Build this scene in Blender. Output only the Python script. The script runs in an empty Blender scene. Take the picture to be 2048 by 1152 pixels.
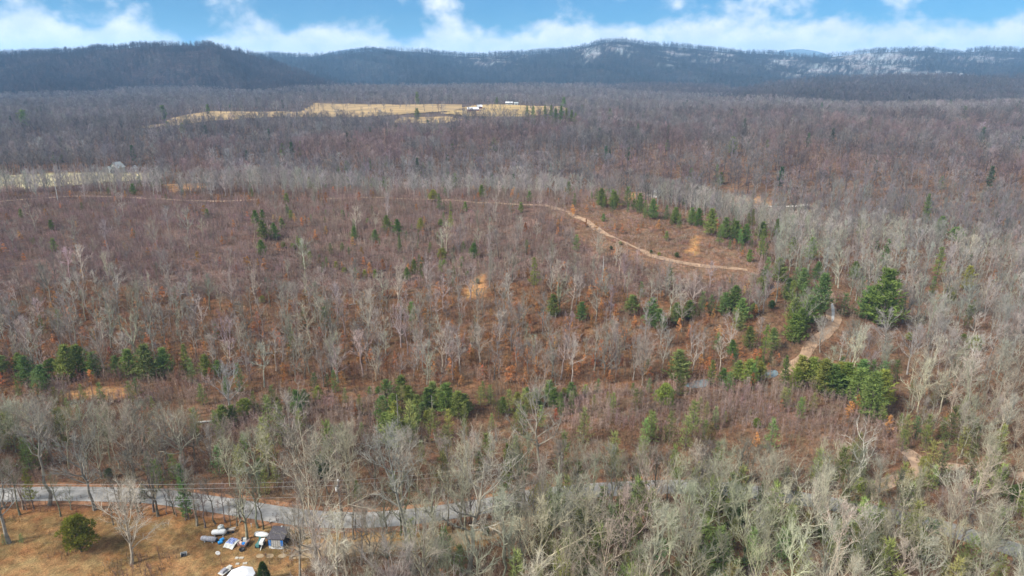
import bpy, math, random
import numpy as np
from mathutils import Vector

SC = bpy.context.scene
COL = SC.collection
R = math.radians
random.seed(7)
RNG = np.random.default_rng(11)

# ------------------------------------------------------------------ camera
H = 88.0                      # drone height over the yard
PITCH = R(17.7)
FPX = 1365.0                  # focal length in pixels of the 2048 px wide photo
CP, SP = math.cos(PITCH), math.sin(PITCH)
cam = bpy.data.cameras.new('camera')
cam.sensor_width = 36.0
cam.lens = 36.0 * FPX / 2048.0
cam.clip_start = 0.5
cam.clip_end = 30000
camo = bpy.data.objects.new('camera', cam)
COL.objects.link(camo)
camo.location = (0, 0, H)
camo.rotation_euler = (math.pi / 2 - PITCH, 0, 0)
SC.camera = camo

# ------------------------------------------------------------------ sky, sun, exposure
SKYTINT = (0.048, 0.155, 0.245, 1)
SUN_EL, SUN_AZ = R(42), R(242)          # azimuth clockwise from +Y: behind the camera, to the left
world = bpy.data.worlds.new('World')
SC.world = world
world.use_nodes = True


def N(nt, typ, **kw):
    n = nt.nodes.new(typ)
    for k, v in kw.items():
        if k == 'inp':
            for a, b in v.items():
                n.inputs[a].default_value = b
        else:
            setattr(n, k, v)
    return n


def build_world():
    nt = world.node_tree
    nt.nodes.clear()
    L = nt.links.new
    out = N(nt, 'ShaderNodeOutputWorld')
    bg = N(nt, 'ShaderNodeBackground', inp={'Strength': 0.15})
    sky = N(nt, 'ShaderNodeTexSky', sky_type='NISHITA', sun_disc=False, sun_elevation=SUN_EL, sun_rotation=SUN_AZ,
            altitude=600.0, air_density=1.0, dust_density=0.25, ozone_density=3.0)
    tint = N(nt, 'ShaderNodeMix', data_type='RGBA', blend_type='MULTIPLY')
    tint.inputs[0].default_value = 1.0
    tint.inputs[7].default_value = SKYTINT
    L(sky.outputs[0], tint.inputs[6])
    tc = N(nt, 'ShaderNodeTexCoord')
    sep = N(nt, 'ShaderNodeSeparateXYZ')
    L(tc.outputs['Generated'], sep.inputs[0])
    mp = N(nt, 'ShaderNodeMapping')
    mp.inputs['Scale'].default_value = (1, 1, 1.35)
    mp.inputs['Location'].default_value = (0.31, 0.0, 0.12)
    L(tc.outputs['Generated'], mp.inputs[0])
    nz = N(nt, 'ShaderNodeTexNoise', inp={'Scale': 15.0, 'Detail': 9.0, 'Roughness': 0.52, 'Distortion': 0.1})
    L(mp.outputs[0], nz.inputs['Vector'])
    big = N(nt, 'ShaderNodeTexNoise', inp={'Scale': 3.5, 'Detail': 2.0})
    L(mp.outputs[0], big.inputs['Vector'])
    # cover falls with height above the horizon: a bank low down, broken puffs above
    rp = N(nt, 'ShaderNodeMapRange', interpolation_type='SMOOTHSTEP')
    rp.inputs[1].default_value = 0.020; rp.inputs[2].default_value = 0.076
    rp.inputs[3].default_value = 0.27; rp.inputs[4].default_value = -0.07
    L(sep.outputs[2], rp.inputs[0])
    up = N(nt, 'ShaderNodeMapRange', interpolation_type='SMOOTHSTEP')
    up.inputs[1].default_value = 0.11; up.inputs[2].default_value = 0.35
    up.inputs[3].default_value = 0.0; up.inputs[4].default_value = 0.22
    L(sep.outputs[2], up.inputs[0])
    rs = N(nt, 'ShaderNodeMath', operation='ADD')
    L(rp.outputs[0], rs.inputs[0]); L(up.outputs[0], rs.inputs[1])
    a1 = N(nt, 'ShaderNodeMath', operation='MULTIPLY_ADD')
    a1.inputs[1].default_value = 0.35
    L(big.outputs[0], a1.inputs[0]); L(nz.outputs[0], a1.inputs[2])
    a2 = N(nt, 'ShaderNodeMath', operation='ADD')
    L(a1.outputs[0], a2.inputs[0]); L(rs.outputs[0], a2.inputs[1])
    msk = N(nt, 'ShaderNodeMapRange', interpolation_type='SMOOTHSTEP')
    msk.inputs[1].default_value = 0.63; msk.inputs[2].default_value = 0.87
    msk.inputs[3].default_value = 0.06; msk.inputs[4].default_value = 0.97
    L(a2.outputs[0], msk.inputs[0])
    nz2 = N(nt, 'ShaderNodeTexNoise', inp={'Scale': 26.0, 'Detail': 6.0, 'Roughness': 0.6})
    L(mp.outputs[0], nz2.inputs['Vector'])
    cc = N(nt, 'ShaderNodeValToRGB')
    cc.color_ramp.elements[0].position = 0.36; cc.color_ramp.elements[0].color = (2.25, 2.45, 2.7, 1)
    cc.color_ramp.elements[1].position = 0.62; cc.color_ramp.elements[1].color = (2.95, 3.0, 3.08, 1)
    L(nz2.outputs[0], cc.inputs[0])
    mix = N(nt, 'ShaderNodeMix', data_type='RGBA')
    L(msk.outputs[0], mix.inputs[0]); L(tint.outputs[2], mix.inputs[6]); L(cc.outputs[0], mix.inputs[7])
    L(mix.outputs[2], bg.inputs[0])
    L(bg.outputs[0], out.inputs[0])


build_world()
sun = bpy.data.lights.new('sun', 'SUN')
sun.energy = 2.6
sun.angle = R(12)
sun.color = (1.0, 0.95, 0.87)
suno = bpy.data.objects.new('sun', sun)
COL.objects.link(suno)
sd = Vector((math.sin(SUN_AZ) * math.cos(SUN_EL), math.cos(SUN_AZ) * math.cos(SUN_EL), math.sin(SUN_EL)))
suno.rotation_euler = sd.to_track_quat('Z', 'Y').to_euler()
suno.location = sd * 500
SC.view_settings.view_transform = 'Standard'
SC.view_settings.look = 'None'
SC.view_settings.exposure = 1.5
SC.view_settings.gamma = 1.0
SC.render.engine = 'CYCLES'
cy = SC.cycles
SC.render.filter_size = 1.6
cy.max_bounces = 4; cy.diffuse_bounces = 2; cy.glossy_bounces = 1; cy.transmission_bounces = 1
cy.volume_bounces = 0; cy.transparent_max_bounces = 4
cy.caustics_reflective = False; cy.caustics_refractive = False
cy.use_denoising = True
cy.denoiser = 'OPENIMAGEDENOISE'
cy.denoising_input_passes = 'RGB_ALBEDO_NORMAL'
cy.denoising_prefilter = 'ACCURATE'


# ------------------------------------------------------------------ helpers: noise, projection
def _hash(i, j, s):
    n = np.sin(i * 127.1 + j * 311.7 + s * 74.7) * 43758.5453
    return n - np.floor(n)


def vnoise(x, y, s=0):
    xi, yi = np.floor(x), np.floor(y)
    fx, fy = x - xi, y - yi
    fx = fx * fx * (3 - 2 * fx); fy = fy * fy * (3 - 2 * fy)
    a = _hash(xi, yi, s); b = _hash(xi + 1, yi, s); c = _hash(xi, yi + 1, s); d = _hash(xi + 1, yi + 1, s)
    return (a * (1 - fx) + b * fx) * (1 - fy) + (c * (1 - fx) + d * fx) * fy


def fbm(x, y, s=0, o=4):
    t = 0; a = 0.5
    for k in range(o):
        t = t + a * vnoise(x * 2 ** k, y * 2 ** k, s + k * 13); a *= 0.5
    return t / (1 - 0.5 ** o)


def slope(py):
    yy = (576.0 - np.asarray(py, float)) / FPX
    return (-SP + yy * CP) / (CP + yy * SP)


def project(x, y, z):
    """world -> pixel of the 2048x1152 photo"""
    dz = z - H
    fwd = y * CP - dz * SP
    up = y * SP + dz * CP
    return 1024 + FPX * x / fwd, 576 - FPX * up / fwd


# ------------------------------------------------------------------ terrain
# columns of the photo: for each, knots along the view depth (Y metres, elevation)
def zz(Y, py):
    return H + Y * float(slope(py))


def ucol(px):
    return (px - 1024) / FPX / 0.965


COLS = [
    # px,   foot, mid,        crest,            behind,    slope,            upper,            plateau,          far
    (-400, (185, 0), (275, 12), (385, zz(385, 392)), (450, 13), (560, zz(560, 332)), (850, zz(850, 256)), (1250, zz(1250, 222)), (1750, zz(1750, 203))),
    (150, (185, 0), (275, 12), (380, zz(380, 391)), (450, 14), (570, zz(570, 328)), (850, zz(850, 257)), (1250, zz(1250, 220)), (1750, zz(1750, 200))),
    (450, (185, 0), (272, 12), (375, zz(375, 392)), (455, 12), (590, zz(590, 318)), (850, zz(850, 254)), (1250, zz(1250, 216)), (1900, zz(1900, 190))),
    (750, (185, 0), (270, 12), (368, zz(368, 390)), (460, 9), (620, zz(620, 303)), (850, zz(850, 250)), (1250, zz(1250, 211)), (2100, zz(2100, 182))),
    (1024, (183, 0), (268, 11), (360, zz(360, 396)), (470, 7), (640, zz(640, 300)), (850, zz(850, 249)), (1220, zz(1220, 211)), (2200, zz(2200, 180))),
    (1250, (185, 0), (262, 10), (350, zz(350, 408)), (455, 4), (620, zz(620, 300)), (830, zz(830, 258)), (1120, zz(1120, 226)), (2200, 22)),
    (1400, (188, 0), (255, 9), (322, zz(322, 446)), (430, 2), (600, zz(600, 300)), (800, zz(800, 257)), (1060, zz(1060, 226)), (1900, 14)),
    (1530, (190, 0), (235, 7), (285, zz(285, 512)), (415, 1), (595, zz(595, 302)), (790, zz(790, 257)), (1010, zz(1010, 227)), (1700, 10)),
    (1640, (190, 0), (215, 4), (245, 8), (400, 0.5), (590, zz(590, 305)), (780, zz(780, 258)), (980, zz(980, 228)), (1600, 8)),
    (1790, (190, 0), (230, 0.5), (300, 1), (400, 1), (585, zz(585, 308)), (775, zz(775, 259)), (960, zz(960, 229)), (1500, 6)),
    (2500, (190, 0), (230, 0), (300, 1), (400, 2), (580, zz(580, 312)), (770, zz(770, 261)), (950, zz(950, 232)), (1500, 6)),
]
CU = np.array([ucol(c[0]) for c in COLS])
KY = np.array([[40, 125] + [k[0] for k in c[1:]] + [2900] for c in COLS], float)
KZ = np.array([[0, 0] + [k[1] for k in c[1:]] + [c[-1][1]] for c in COLS], float)


def base_z(u, Y):
    u = np.asarray(u, float); Y = np.asarray(Y, float)
    K = KY.shape[1]
    ys = np.stack([np.interp(u, CU, KY[:, k]) for k in range(K)])
    zs = np.stack([np.interp(u, CU, KZ[:, k]) for k in range(K)])
    d = (zs[1:] - zs[:-1]) / (ys[1:] - ys[:-1])
    m = np.zeros_like(zs)
    same = d[1:] * d[:-1] > 0
    m[1:-1] = np.where(same, 2 * d[1:] * d[:-1] / np.where(same, d[1:] + d[:-1], 1), 0)
    z = np.zeros_like(Y) + zs[0]
    for k in range(K - 1):
        h = ys[k + 1] - ys[k]
        t = np.clip((Y - ys[k]) / h, 0, 1)
        zk = (2 * t ** 3 - 3 * t ** 2 + 1) * zs[k] + (t ** 3 - 2 * t ** 2 + t) * h * m[k] + (-2 * t ** 3 + 3 * t ** 2) * zs[k + 1] + (t ** 3 - t ** 2) * h * m[k + 1]
        z = np.where(Y >= ys[k], zk, z)
    x = u * Y
    amp = np.interp(Y, [100, 170, 235, 330, 420, 800, 1200, 2500], [0.25, 0.6, 5.5, 7.0, 6.0, 20.0, 15.0, 32.0])
    wl = 62.0
    n = (fbm(x / wl, Y / wl, 3, 3) - 0.5)
    n2 = (fbm(x / 170.0, Y / 170.0, 9, 2) - 0.5)
    w = np.clip((Y - 300) / 600, 0, 1)
    return z + amp * (n * (1 - w) + n2 * w)


GU = np.linspace(-1.35, 1.35, 260)
GY = 40 * (2900 / 40.0) ** np.linspace(0, 1, 330)
GZ = base_z(np.repeat(GU[None, :], len(GY), 0), np.repeat(GY[:, None], len(GU), 1))


def zg(x, y):
    """ground height, sampled on the same grid as the ground mesh"""
    x = np.asarray(x, float); y = np.maximum(np.asarray(y, float), 41)
    u = np.clip(x / y, -1.349, 1.349)
    a = (u - GU[0]) / (GU[1] - GU[0])
    b = np.clip(np.log(y / 40.0) / np.log(2900 / 40.0) * (len(GY) - 1), 0, len(GY) - 1.001)
    i = a.astype(int); j = b.astype(int)
    j1 = j + 1
    fy = np.clip((y - GY[j]) / (GY[j1] - GY[j]), 0, 1); fx = a - i
    return (GZ[j, i] * (1 - fx) + GZ[j, i + 1] * fx) * (1 - fy) + (GZ[j1, i] * (1 - fx) + GZ[j1, i + 1] * fx) * fy


YS = 60 * (2880 / 60.0) ** np.linspace(0, 1, 3000)


def ground_at(px, py):
    """first point of the ground on the ray through a photo pixel"""
    yy = (576.0 - py) / FPX
    u = (px - 1024) / FPX / (CP + yy * SP)
    s = float(slope(py))
    g = zg(u * YS, YS) - (H + s * YS)
    k = np.argmax(g > 0) if (g > 0).any() else len(YS) - 1
    k = max(k, 1)
    t = 0.0
    if g[k] > 0 and g[k] != g[k - 1]:
        t = -g[k - 1] / (g[k] - g[k - 1])
    Y = YS[k - 1] + (YS[k] - YS[k - 1]) * t
    return np.array([u * Y, Y, float(zg(u * Y, Y))])


def inpoly(px, py, poly):
    r = np.zeros(np.shape(px), bool)
    n = len(poly)
    for i in range(n):
        x1, y1 = poly[i]; x2, y2 = poly[(i + 1) % n]
        if y1 == y2:
            continue
        c = ((y1 > py) != (y2 > py)) & (px < (x2 - x1) * (py - y1) / (y2 - y1) + x1)
        r ^= c
    return r


# ------------------------------------------------------------------ mesh helpers
class MB:
    def __init__(self):
        self.v = []; self.f = []; self.m = []

    def tri(self, a, b, c, m=0):
        n = len(self.v)
        self.v += [tuple(a), tuple(b), tuple(c)]; self.f.append((n, n + 1, n + 2)); self.m.append(m)

    def quad(self, a, b, c, d, m=0):
        n = len(self.v)
        self.v += [tuple(a), tuple(b), tuple(c), tuple(d)]; self.f.append((n, n + 1, n + 2, n + 3)); self.m.append(m)

    def sliver(self, p, d, l, w, rs, m=0):
        # long thin triangle: a twig or a spray of needles
        s = np.cross(d, rs); k = np.sqrt(s @ s) + 1e-6
        s = s * (w * 0.5 / k)
        self.tri(p - s, p + s, p + d * l, m)

    def tube(self, pts, rad, n=5, m=0, cap=False):
        pts = [np.asarray(p, float) for p in pts]
        o = len(self.v)
        for i, p in enumerate(pts):
            d = pts[min(i + 1, len(pts) - 1)] - pts[max(i - 1, 0)]
            d = d / (np.sqrt(d @ d) + 1e-9)
            a = np.array([1.0, 0, 0]) if abs(d[0]) < 0.8 else np.array([0, 1.0, 0])
            s = np.cross(d, a); s /= np.sqrt(s @ s)
            t = np.cross(d, s)
            for k in range(n):
                q = 2 * math.pi * k / n
                self.v.append(tuple(p + rad[i] * (math.cos(q) * s + math.sin(q) * t)))
        for i in range(len(pts) - 1):
            for k in range(n):
                k2 = (k + 1) % n
                self.f.append((o + i * n + k, o + i * n + k2, o + (i + 1) * n + k2, o + (i + 1) * n + k)); self.m.append(m)
        if cap:
            self.f.append(tuple(o + k for k in range(n))); self.m.append(m)
            self.f.append(tuple(o + (len(pts) - 1) * n + k for k in range(n))); self.m.append(m)

    def box(self, c, s, rz=0.0, m=0, taper=1.0, rx=0.0):
        o = len(self.v)
        for dz in (-1, 1):
            k = taper if dz > 0 else 1.0
            for dx, dy in ((-1, -1), (1, -1), (1, 1), (-1, 1)):
                x, y, z = dx * s[0] / 2 * k, dy * s[1] / 2 * k, dz * s[2] / 2
                y, z = y * math.cos(rx) - z * math.sin(rx), y * math.sin(rx) + z * math.cos(rx)
                self.v.append((c[0] + x * math.cos(rz) - y * math.sin(rz), c[1] + x * math.sin(rz) + y * math.cos(rz), c[2] + z))
        for q in ((0, 3, 2, 1), (4, 5, 6, 7), (0, 1, 5, 4), (1, 2, 6, 5), (2, 3, 7, 6), (3, 0, 4, 7)):
            self.f.append(tuple(o + i for i in q)); self.m.append(m)

    def mesh(self, name, mats, smooth=False):
        me = bpy.data.meshes.new(name)
        me.from_pydata(self.v, [], self.f)
        for mt in mats:
            me.materials.append(mt)
        if len(mats) > 1:
            me.polygons.foreach_set('material_index', self.m)
        if smooth:
            me.polygons.foreach_set('use_smooth', [True] * len(self.f))
        me.update()
        return me

    def build(self, name, mat, parent=None, smooth=False):
        me = self.mesh(name, mat if isinstance(mat, list) else [mat], smooth)
        o = bpy.data.objects.new(name, me)
        COL.objects.link(o)
        o.parent = parent
        return o


def tag(o, label=None, cat=None, group=None, kind=None):
    if label: o['label'] = label
    if cat: o['category'] = cat
    if group: o['group'] = group
    if kind: o['kind'] = kind
    return o


def thing(name, label, cat, loc, rz=0.0, group=None):
    o = bpy.data.objects.new(name, None)
    COL.objects.link(o)
    o.location = tuple(loc); o.rotation_euler = (0, 0, rz)
    o.empty_display_size = 0.5
    return tag(o, label, cat, group)


# ------------------------------------------------------------------ materials
def mat_new(name):
    m = bpy.data.materials.new(name)
    m.use_nodes = True
    m.node_tree.nodes.clear()
    return m, m.node_tree, m.node_tree.links.new


def mat_plain(name, col, rough=0.8, metal=0.0, noise=0.25, scale=3.0, bump=0.0, spec=0.3, stretch=None):
    m, nt, L = mat_new(name)
    out = N(nt, 'ShaderNodeOutputMaterial')
    b = N(nt, 'ShaderNodeBsdfPrincipled', inp={'Roughness': rough, 'Metallic': metal, 'Specular IOR Level': spec})
    tc = N(nt, 'ShaderNodeTexCoord')
    nz = N(nt, 'ShaderNodeTexNoise', inp={'Scale': scale, 'Detail': 5.0, 'Roughness': 0.65})
    if stretch:
        mpp = N(nt, 'ShaderNodeMapping'); mpp.inputs['Scale'].default_value = stretch; mpp.inputs['Rotation'].default_value = (0, 0, .2)
        L(tc.outputs['Object'], mpp.inputs[0]); L(mpp.outputs[0], nz.inputs['Vector'])
    else:
        L(tc.outputs['Object'], nz.inputs['Vector'])
    mr = N(nt, 'ShaderNodeMapRange')
    mr.inputs[1].default_value = 0.3; mr.inputs[2].default_value = 0.7
    mr.inputs[3].default_value = 1 - noise; mr.inputs[4].default_value = 1 + noise * 0.6
    L(nz.outputs[0], mr.inputs[0])
    v = N(nt, 'ShaderNodeVectorMath', operation='SCALE')
    v.inputs[0].default_value = col[:3]
    L(mr.outputs[0], v.inputs['Scale'])
    L(v.outputs[0], b.inputs['Base Color'])
    if bump:
        bp = N(nt, 'ShaderNodeBump', inp={'Strength': bump, 'Distance': 0.05})
        L(nz.outputs[0], bp.inputs['Height']); L(bp.outputs[0], b.inputs['Normal'])
    L(b.outputs[0], out.inputs[0])
    return m


def mat_tint(name, gain=(1, 1, 1), lo=0.75, hi=1.2, scale=0.35, translucent=0.0):
    """colour comes from each tree's own tint, with mottling along bark or foliage"""
    m, nt, L = mat_new(name)
    out = N(nt, 'ShaderNodeOutputMaterial')
    at = N(nt, 'ShaderNodeAttribute', attribute_type='INSTANCER', attribute_name='tint')
    tc = N(nt, 'ShaderNodeTexCoord')
    nz = N(nt, 'ShaderNodeTexNoise', inp={'Scale': scale, 'Detail': 3.0, 'Roughness': 0.6})
    L(tc.outputs['Object'], nz.inputs['Vector'])
    mr = N(nt, 'ShaderNodeMapRange')
    mr.inputs[1].default_value = 0.3; mr.inputs[2].default_value = 0.7
    mr.inputs[3].default_value = lo; mr.inputs[4].default_value = hi
    L(nz.outputs[0], mr.inputs[0])
    v = N(nt, 'ShaderNodeVectorMath', operation='SCALE')
    L(at.outputs['Color'], v.inputs[0]); L(mr.outputs[0], v.inputs['Scale'])
    g = N(nt, 'ShaderNodeVectorMath', operation='MULTIPLY')
    g.inputs[1].default_value = gain
    L(v.outputs[0], g.inputs[0])
    d = N(nt, 'ShaderNodeBsdfDiffuse')
    L(g.outputs[0], d.inputs[0])
    if translucent:
        t = N(nt, 'ShaderNodeBsdfTranslucent'); L(g.outputs[0], t.inputs[0])
        mx = N(nt, 'ShaderNodeMixShader'); mx.inputs[0].default_value = translucent
        L(d.outputs[0], mx.inputs[1]); L(t.outputs[0], mx.inputs[2]); L(mx.outputs[0], out.inputs[0])
    else:
        L(d.outputs[0], out.inputs[0])
    return m


def mat_ground(name, s1=0.05, s2=0.6, s3=4.0, amt=0.55, bump=0.6, bd=0.4):
    """leaf litter, grass and soil: colour laid out in a mesh attribute, broken up by noise at three sizes"""
    m, nt, L = mat_new(name)
    out = N(nt, 'ShaderNodeOutputMaterial')
    at = N(nt, 'ShaderNodeAttribute', attribute_name='soil')
    geo = N(nt, 'ShaderNodeNewGeometry')
    fac = None
    for sc_, w in ((s1, 0.8), (s2, 1.0), (s3, 0.9)):
        nz = N(nt, 'ShaderNodeTexNoise', inp={'Scale': sc_, 'Detail': 4.0, 'Roughness': 0.65})
        L(geo.outputs['Position'], nz.inputs['Vector'])
        mr = N(nt, 'ShaderNodeMapRange')
        mr.inputs[1].default_value = 0.28; mr.inputs[2].default_value = 0.72
        mr.inputs[3].default_value = 1 - amt * w; mr.inputs[4].default_value = 1 + amt * w * 0.75
        L(nz.outputs[0], mr.inputs[0])
        if fac is None:
            fac = mr.outputs[0]
        else:
            mm = N(nt, 'ShaderNodeMath', operation='MULTIPLY')
            L(fac, mm.inputs[0]); L(mr.outputs[0], mm.inputs[1]); fac = mm.outputs[0]
    v = N(nt, 'ShaderNodeVectorMath', operation='SCALE')
    L(at.outputs['Color'], v.inputs[0]); L(fac, v.inputs['Scale'])
    # hue drift: litter goes from red-brown to straw
    nz = N(nt, 'ShaderNodeTexNoise', inp={'Scale': s2 * 0.45, 'Detail': 5.0, 'Roughness': 0.7})
    L(geo.outputs['Position'], nz.inputs['Vector'])
    rp = N(nt, 'ShaderNodeValToRGB')
    rp.color_ramp.elements[0].position = 0.35; rp.color_ramp.elements[0].color = (1.12, 0.92, 0.85, 1)
    rp.color_ramp.elements[1].position = 0.65; rp.color_ramp.elements[1].color = (0.95, 1.06, 1.0, 1)
    L(nz.outputs[0], rp.inputs[0])
    g = N(nt, 'ShaderNodeVectorMath', operation='MULTIPLY')
    L(v.outputs[0], g.inputs[0]); L(rp.outputs[0], g.inputs[1])
    d = N(nt, 'ShaderNodeBsdfDiffuse', inp={'Roughness': 0.6})
    L(g.outputs[0], d.inputs[0])
    if bump:
        bp = N(nt, 'ShaderNodeBump', inp={'Strength': bump, 'Distance': bd})
        L(fac, bp.inputs['Height']); L(bp.outputs[0], d.inputs['Normal'])
    L(d.outputs[0], out.inputs[0])
    return m


M_GROUND = mat_ground('leaf_litter')
M_MOUNT = mat_ground('mountain_soil', 0.004, 0.03, 0.12, 0.4, 1.0, 9.0)
M_BARK = mat_tint('bark', (0.92, 0.90, 0.87), 0.5, 1.3, 0.8)
M_TWIG = mat_tint('twigs', (1, 1, 1), 0.78, 1.18, 0.3)
M_NEEDLE = mat_tint('needles', (1, 1, 1), 0.65, 1.35, 0.5, 0.25)
M_PBARK = mat_plain('pine_bark', (0.12, 0.095, 0.08))
M_LEAF = mat_tint('dry_leaves', (1, 1, 1), 0.65, 1.3, 0.6, 0.3)

# ------------------------------------------------------------------ regions of the place (outlined on the photo, applied to ground points)
YARD = [(-500, 1032), (0, 1022), (250, 1020), (400, 1035), (540, 1050), (640, 1058), (650, 1100), (600, 1152), (600, 1400), (-700, 1400)]
STRIP = [(540, 1050), (700, 1064), (900, 1056), (1010, 1046), (1040, 1062), (960, 1095), (760, 1108), (640, 1112)]
THICKET = [(-500, 395), (150, 392), (500, 398), (700, 385), (900, 385), (1150, 382), (1300, 412), (1500, 478), (1560, 560), (1500, 620),
           (1350, 590), (1000, 560), (700, 590), (400, 600), (150, 560), (0, 600), (-500, 620)]
LOWER = [(-500, 620), (0, 600), (150, 560), (400, 600), (700, 590), (1000, 560), (1350, 590), (1500, 620), (1560, 700), (1560, 762), (1000, 778),
         (500, 775), (0, 775), (-500, 775)]
CLEARING = [(1120, 418), (1200, 398), (1400, 448), (1500, 490), (1530, 565), (1400, 562), (1250, 525), (1150, 480)]
REDS = [[(440, 800), (700, 812), (770, 800), (800, 905), (600, 905), (430, 880)],
        [(1130, 795), (1350, 775), (1600, 775), (1750, 790), (1800, 890), (1600, 880), (1400, 868), (1200, 872), (1080, 850)],
        [(60, 765), (420, 765), (420, 815), (40, 815)],
        [(1600, 870), (1810, 880), (1830, 930), (1700, 945)]]
FIELDS = [[(262, 254), (330, 246), (335, 236), (420, 222), (600, 223), (628, 205), (760, 209), (925, 208), (935, 219), (860, 225), (700, 236), (560, 234), (420, 242), (300, 257)],
          [(880, 226), (935, 212), (985, 208), (1132, 213), (1140, 222), (1060, 234), (930, 232)],
          [(770, 246), (800, 234), (900, 232), (930, 240), (880, 248)]]
LAWN = [(-300, 372), (-20, 352), (100, 346), (200, 344), (300, 345), (300, 358), (180, 368), (0, 384), (-300, 392)]
OPENS = [[(925, 592), (958, 545), (975, 550), (965, 600)], [(1375, 500), (1390, 470), (1402, 482), (1392, 512)],
         [(100, 790), (180, 776), (250, 778), (290, 792), (200, 802)], [(330, 370), (400, 366), (410, 378), (340, 386)],
         [(1240, 392), (1325, 378), (1330, 392), (1260, 402)], [(1440, 392), (1540, 396), (1540, 414), (1450, 412)]]

PATHS = {
    'road': ([(-260, 1000), (-120, 994), (0, 990), (120, 988), (240, 990), (310, 993), (390, 1003), (480, 1017), (560, 1030), (640, 1039), (720, 1041),
              (800, 1036), (880, 1026), (960, 1014), (1020, 1003), (1090, 991), (1200, 980), (1350, 974), (1480, 981), (1650, 1006), (1830, 1042), (1960, 1078), (2120, 1130), (2280, 1190)], 5.3),
    'driveway': ([(590, 1102), (640, 1098), (720, 1092), (820, 1088), (920, 1078), (1010, 1062), (1060, 1040), (1080, 1010), (1085, 996)], 3.0),
    'ridge_track': ([(640, 398), (760, 396), (880, 400), (1000, 407), (1090, 412), (1135, 424), (1190, 455), (1250, 486), (1300, 508), (1355, 522), (1425, 534), (1495, 541)], 2.5),
    'crest_track': ([(-160, 412), (0, 404), (70, 398), (180, 393), (300, 398), (390, 402), (450, 403), (520, 399)], 2.6),
    'creek_track': ([(1650, 572), (1662, 596), (1668, 618), (1664, 645), (1640, 668), (1612, 700), (1592, 735), (1560, 752)], 3.4),
    'forest_path': ([(1725, 992), (1765, 968), (1812, 952), (1838, 936), (1826, 912), (1800, 894)], 3.2),
    'forest_path.001': ([(1838, 936), (1880, 930), (1950, 940), (2060, 952), (2200, 975)], 3.0),
    'valley_road': ([(1385, 394), (1430, 402), (1500, 411), (1560, 414), (1620, 410)], 3.5),
}


def smooth_path(pts, step):
    P = np.array(pts, float)
    out = []
    Q = np.vstack([2 * P[0] - P[1], P, 2 * P[-1] - P[-2]])
    for i in range(1, len(Q) - 2):
        a, b, c, d = Q[i - 1:i + 3]
        n = max(2, int(np.linalg.norm(c - b) / step))
        for t in np.linspace(0, 1, n, endpoint=False):
            out.append(0.5 * (2 * b + (c - a) * t + (2 * a - 5 * b + 4 * c - d) * t * t + (3 * b - a - 3 * c + d) * t ** 3))
    out.append(P[-1])
    return np.array(out)


PATHW = {}
for k, (pl, w) in PATHS.items():
    PATHW[k] = (smooth_path([ground_at(a, b)[:2] for a, b in pl], 2.5), w)


def path_dist(x, y, key):
    P = PATHW[key][0]
    best = np.full(np.shape(x), 1e9)
    for i in range(len(P) - 1):
        a, b = P[i], P[i + 1]
        d = b - a; l2 = d @ d + 1e-9
        t = np.clip(((x - a[0]) * d[0] + (y - a[1]) * d[1]) / l2, 0, 1)
        best = np.minimum(best, (x - a[0] - t * d[0]) ** 2 + (y - a[1] - t * d[1]) ** 2)
    return np.sqrt(best)


def clear_of_paths(x, y, extra=0.0):
    ok = np.ones(np.shape(x), bool)
    for k, (P, w) in PATHW.items():
        m = (np.abs(y - P[:, 1].mean()) < np.ptp(P[:, 1]) / 2 + 20)
        if m.any():
            dd = np.full(np.shape(x), 1e9)
            dd[m] = path_dist(x[m], y[m], k)
            ok &= dd > w / 2 + extra
    return ok


def soil(x, y, px, py):
    n = len(x)
    c = np.tile(np.array([0.165, 0.100, 0.062]), (n, 1))
    def put(mask, col, soft=1.0):
        c[mask] = c[mask] * (1 - soft) + np.array(col) * soft
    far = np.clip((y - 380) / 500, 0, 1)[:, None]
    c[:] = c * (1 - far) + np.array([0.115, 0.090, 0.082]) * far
    jx = px + 40 * (fbm(x / 9, y / 9, 5) - 0.5); jy = py + 22 * (fbm(x / 9, y / 9, 6) - 0.5)
    put(inpoly(jx, jy, THICKET), (0.150, 0.100, 0.082))
    put(inpoly(jx, jy, LOWER), (0.19, 0.105, 0.058))
    put(inpoly(jx, jy, CLEARING), (0.19, 0.118, 0.078))
    put(inpoly(jx, jy, YARD), (0.275, 0.162, 0.074))
    nn = fbm(x / 5.0, y / 5.0, 21)
    yd = inpoly(jx, jy, YARD)
    put(yd & (nn > 0.56), (0.21, 0.14, 0.065), 0.8)
    put(yd & (nn < 0.42), (0.33, 0.215, 0.105), 0.8)
    put(inpoly(jx, jy + 8, [(-500, 1022), (250, 1020), (400, 1035), (540, 1050), (540, 1062), (400, 1052), (250, 1045), (-500, 1050)]), (0.27, 0.135, 0.06), 0.8)
    put(inpoly(jx, jy, STRIP), (0.33, 0.215, 0.10))
    for p in OPENS:
        put(inpoly(px + (jx - px) * 0.3, py + (jy - py) * 0.3, p), (0.42, 0.24, 0.11))
    put(inpoly(px, py, LAWN), (0.36, 0.30, 0.16))
    return c


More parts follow.
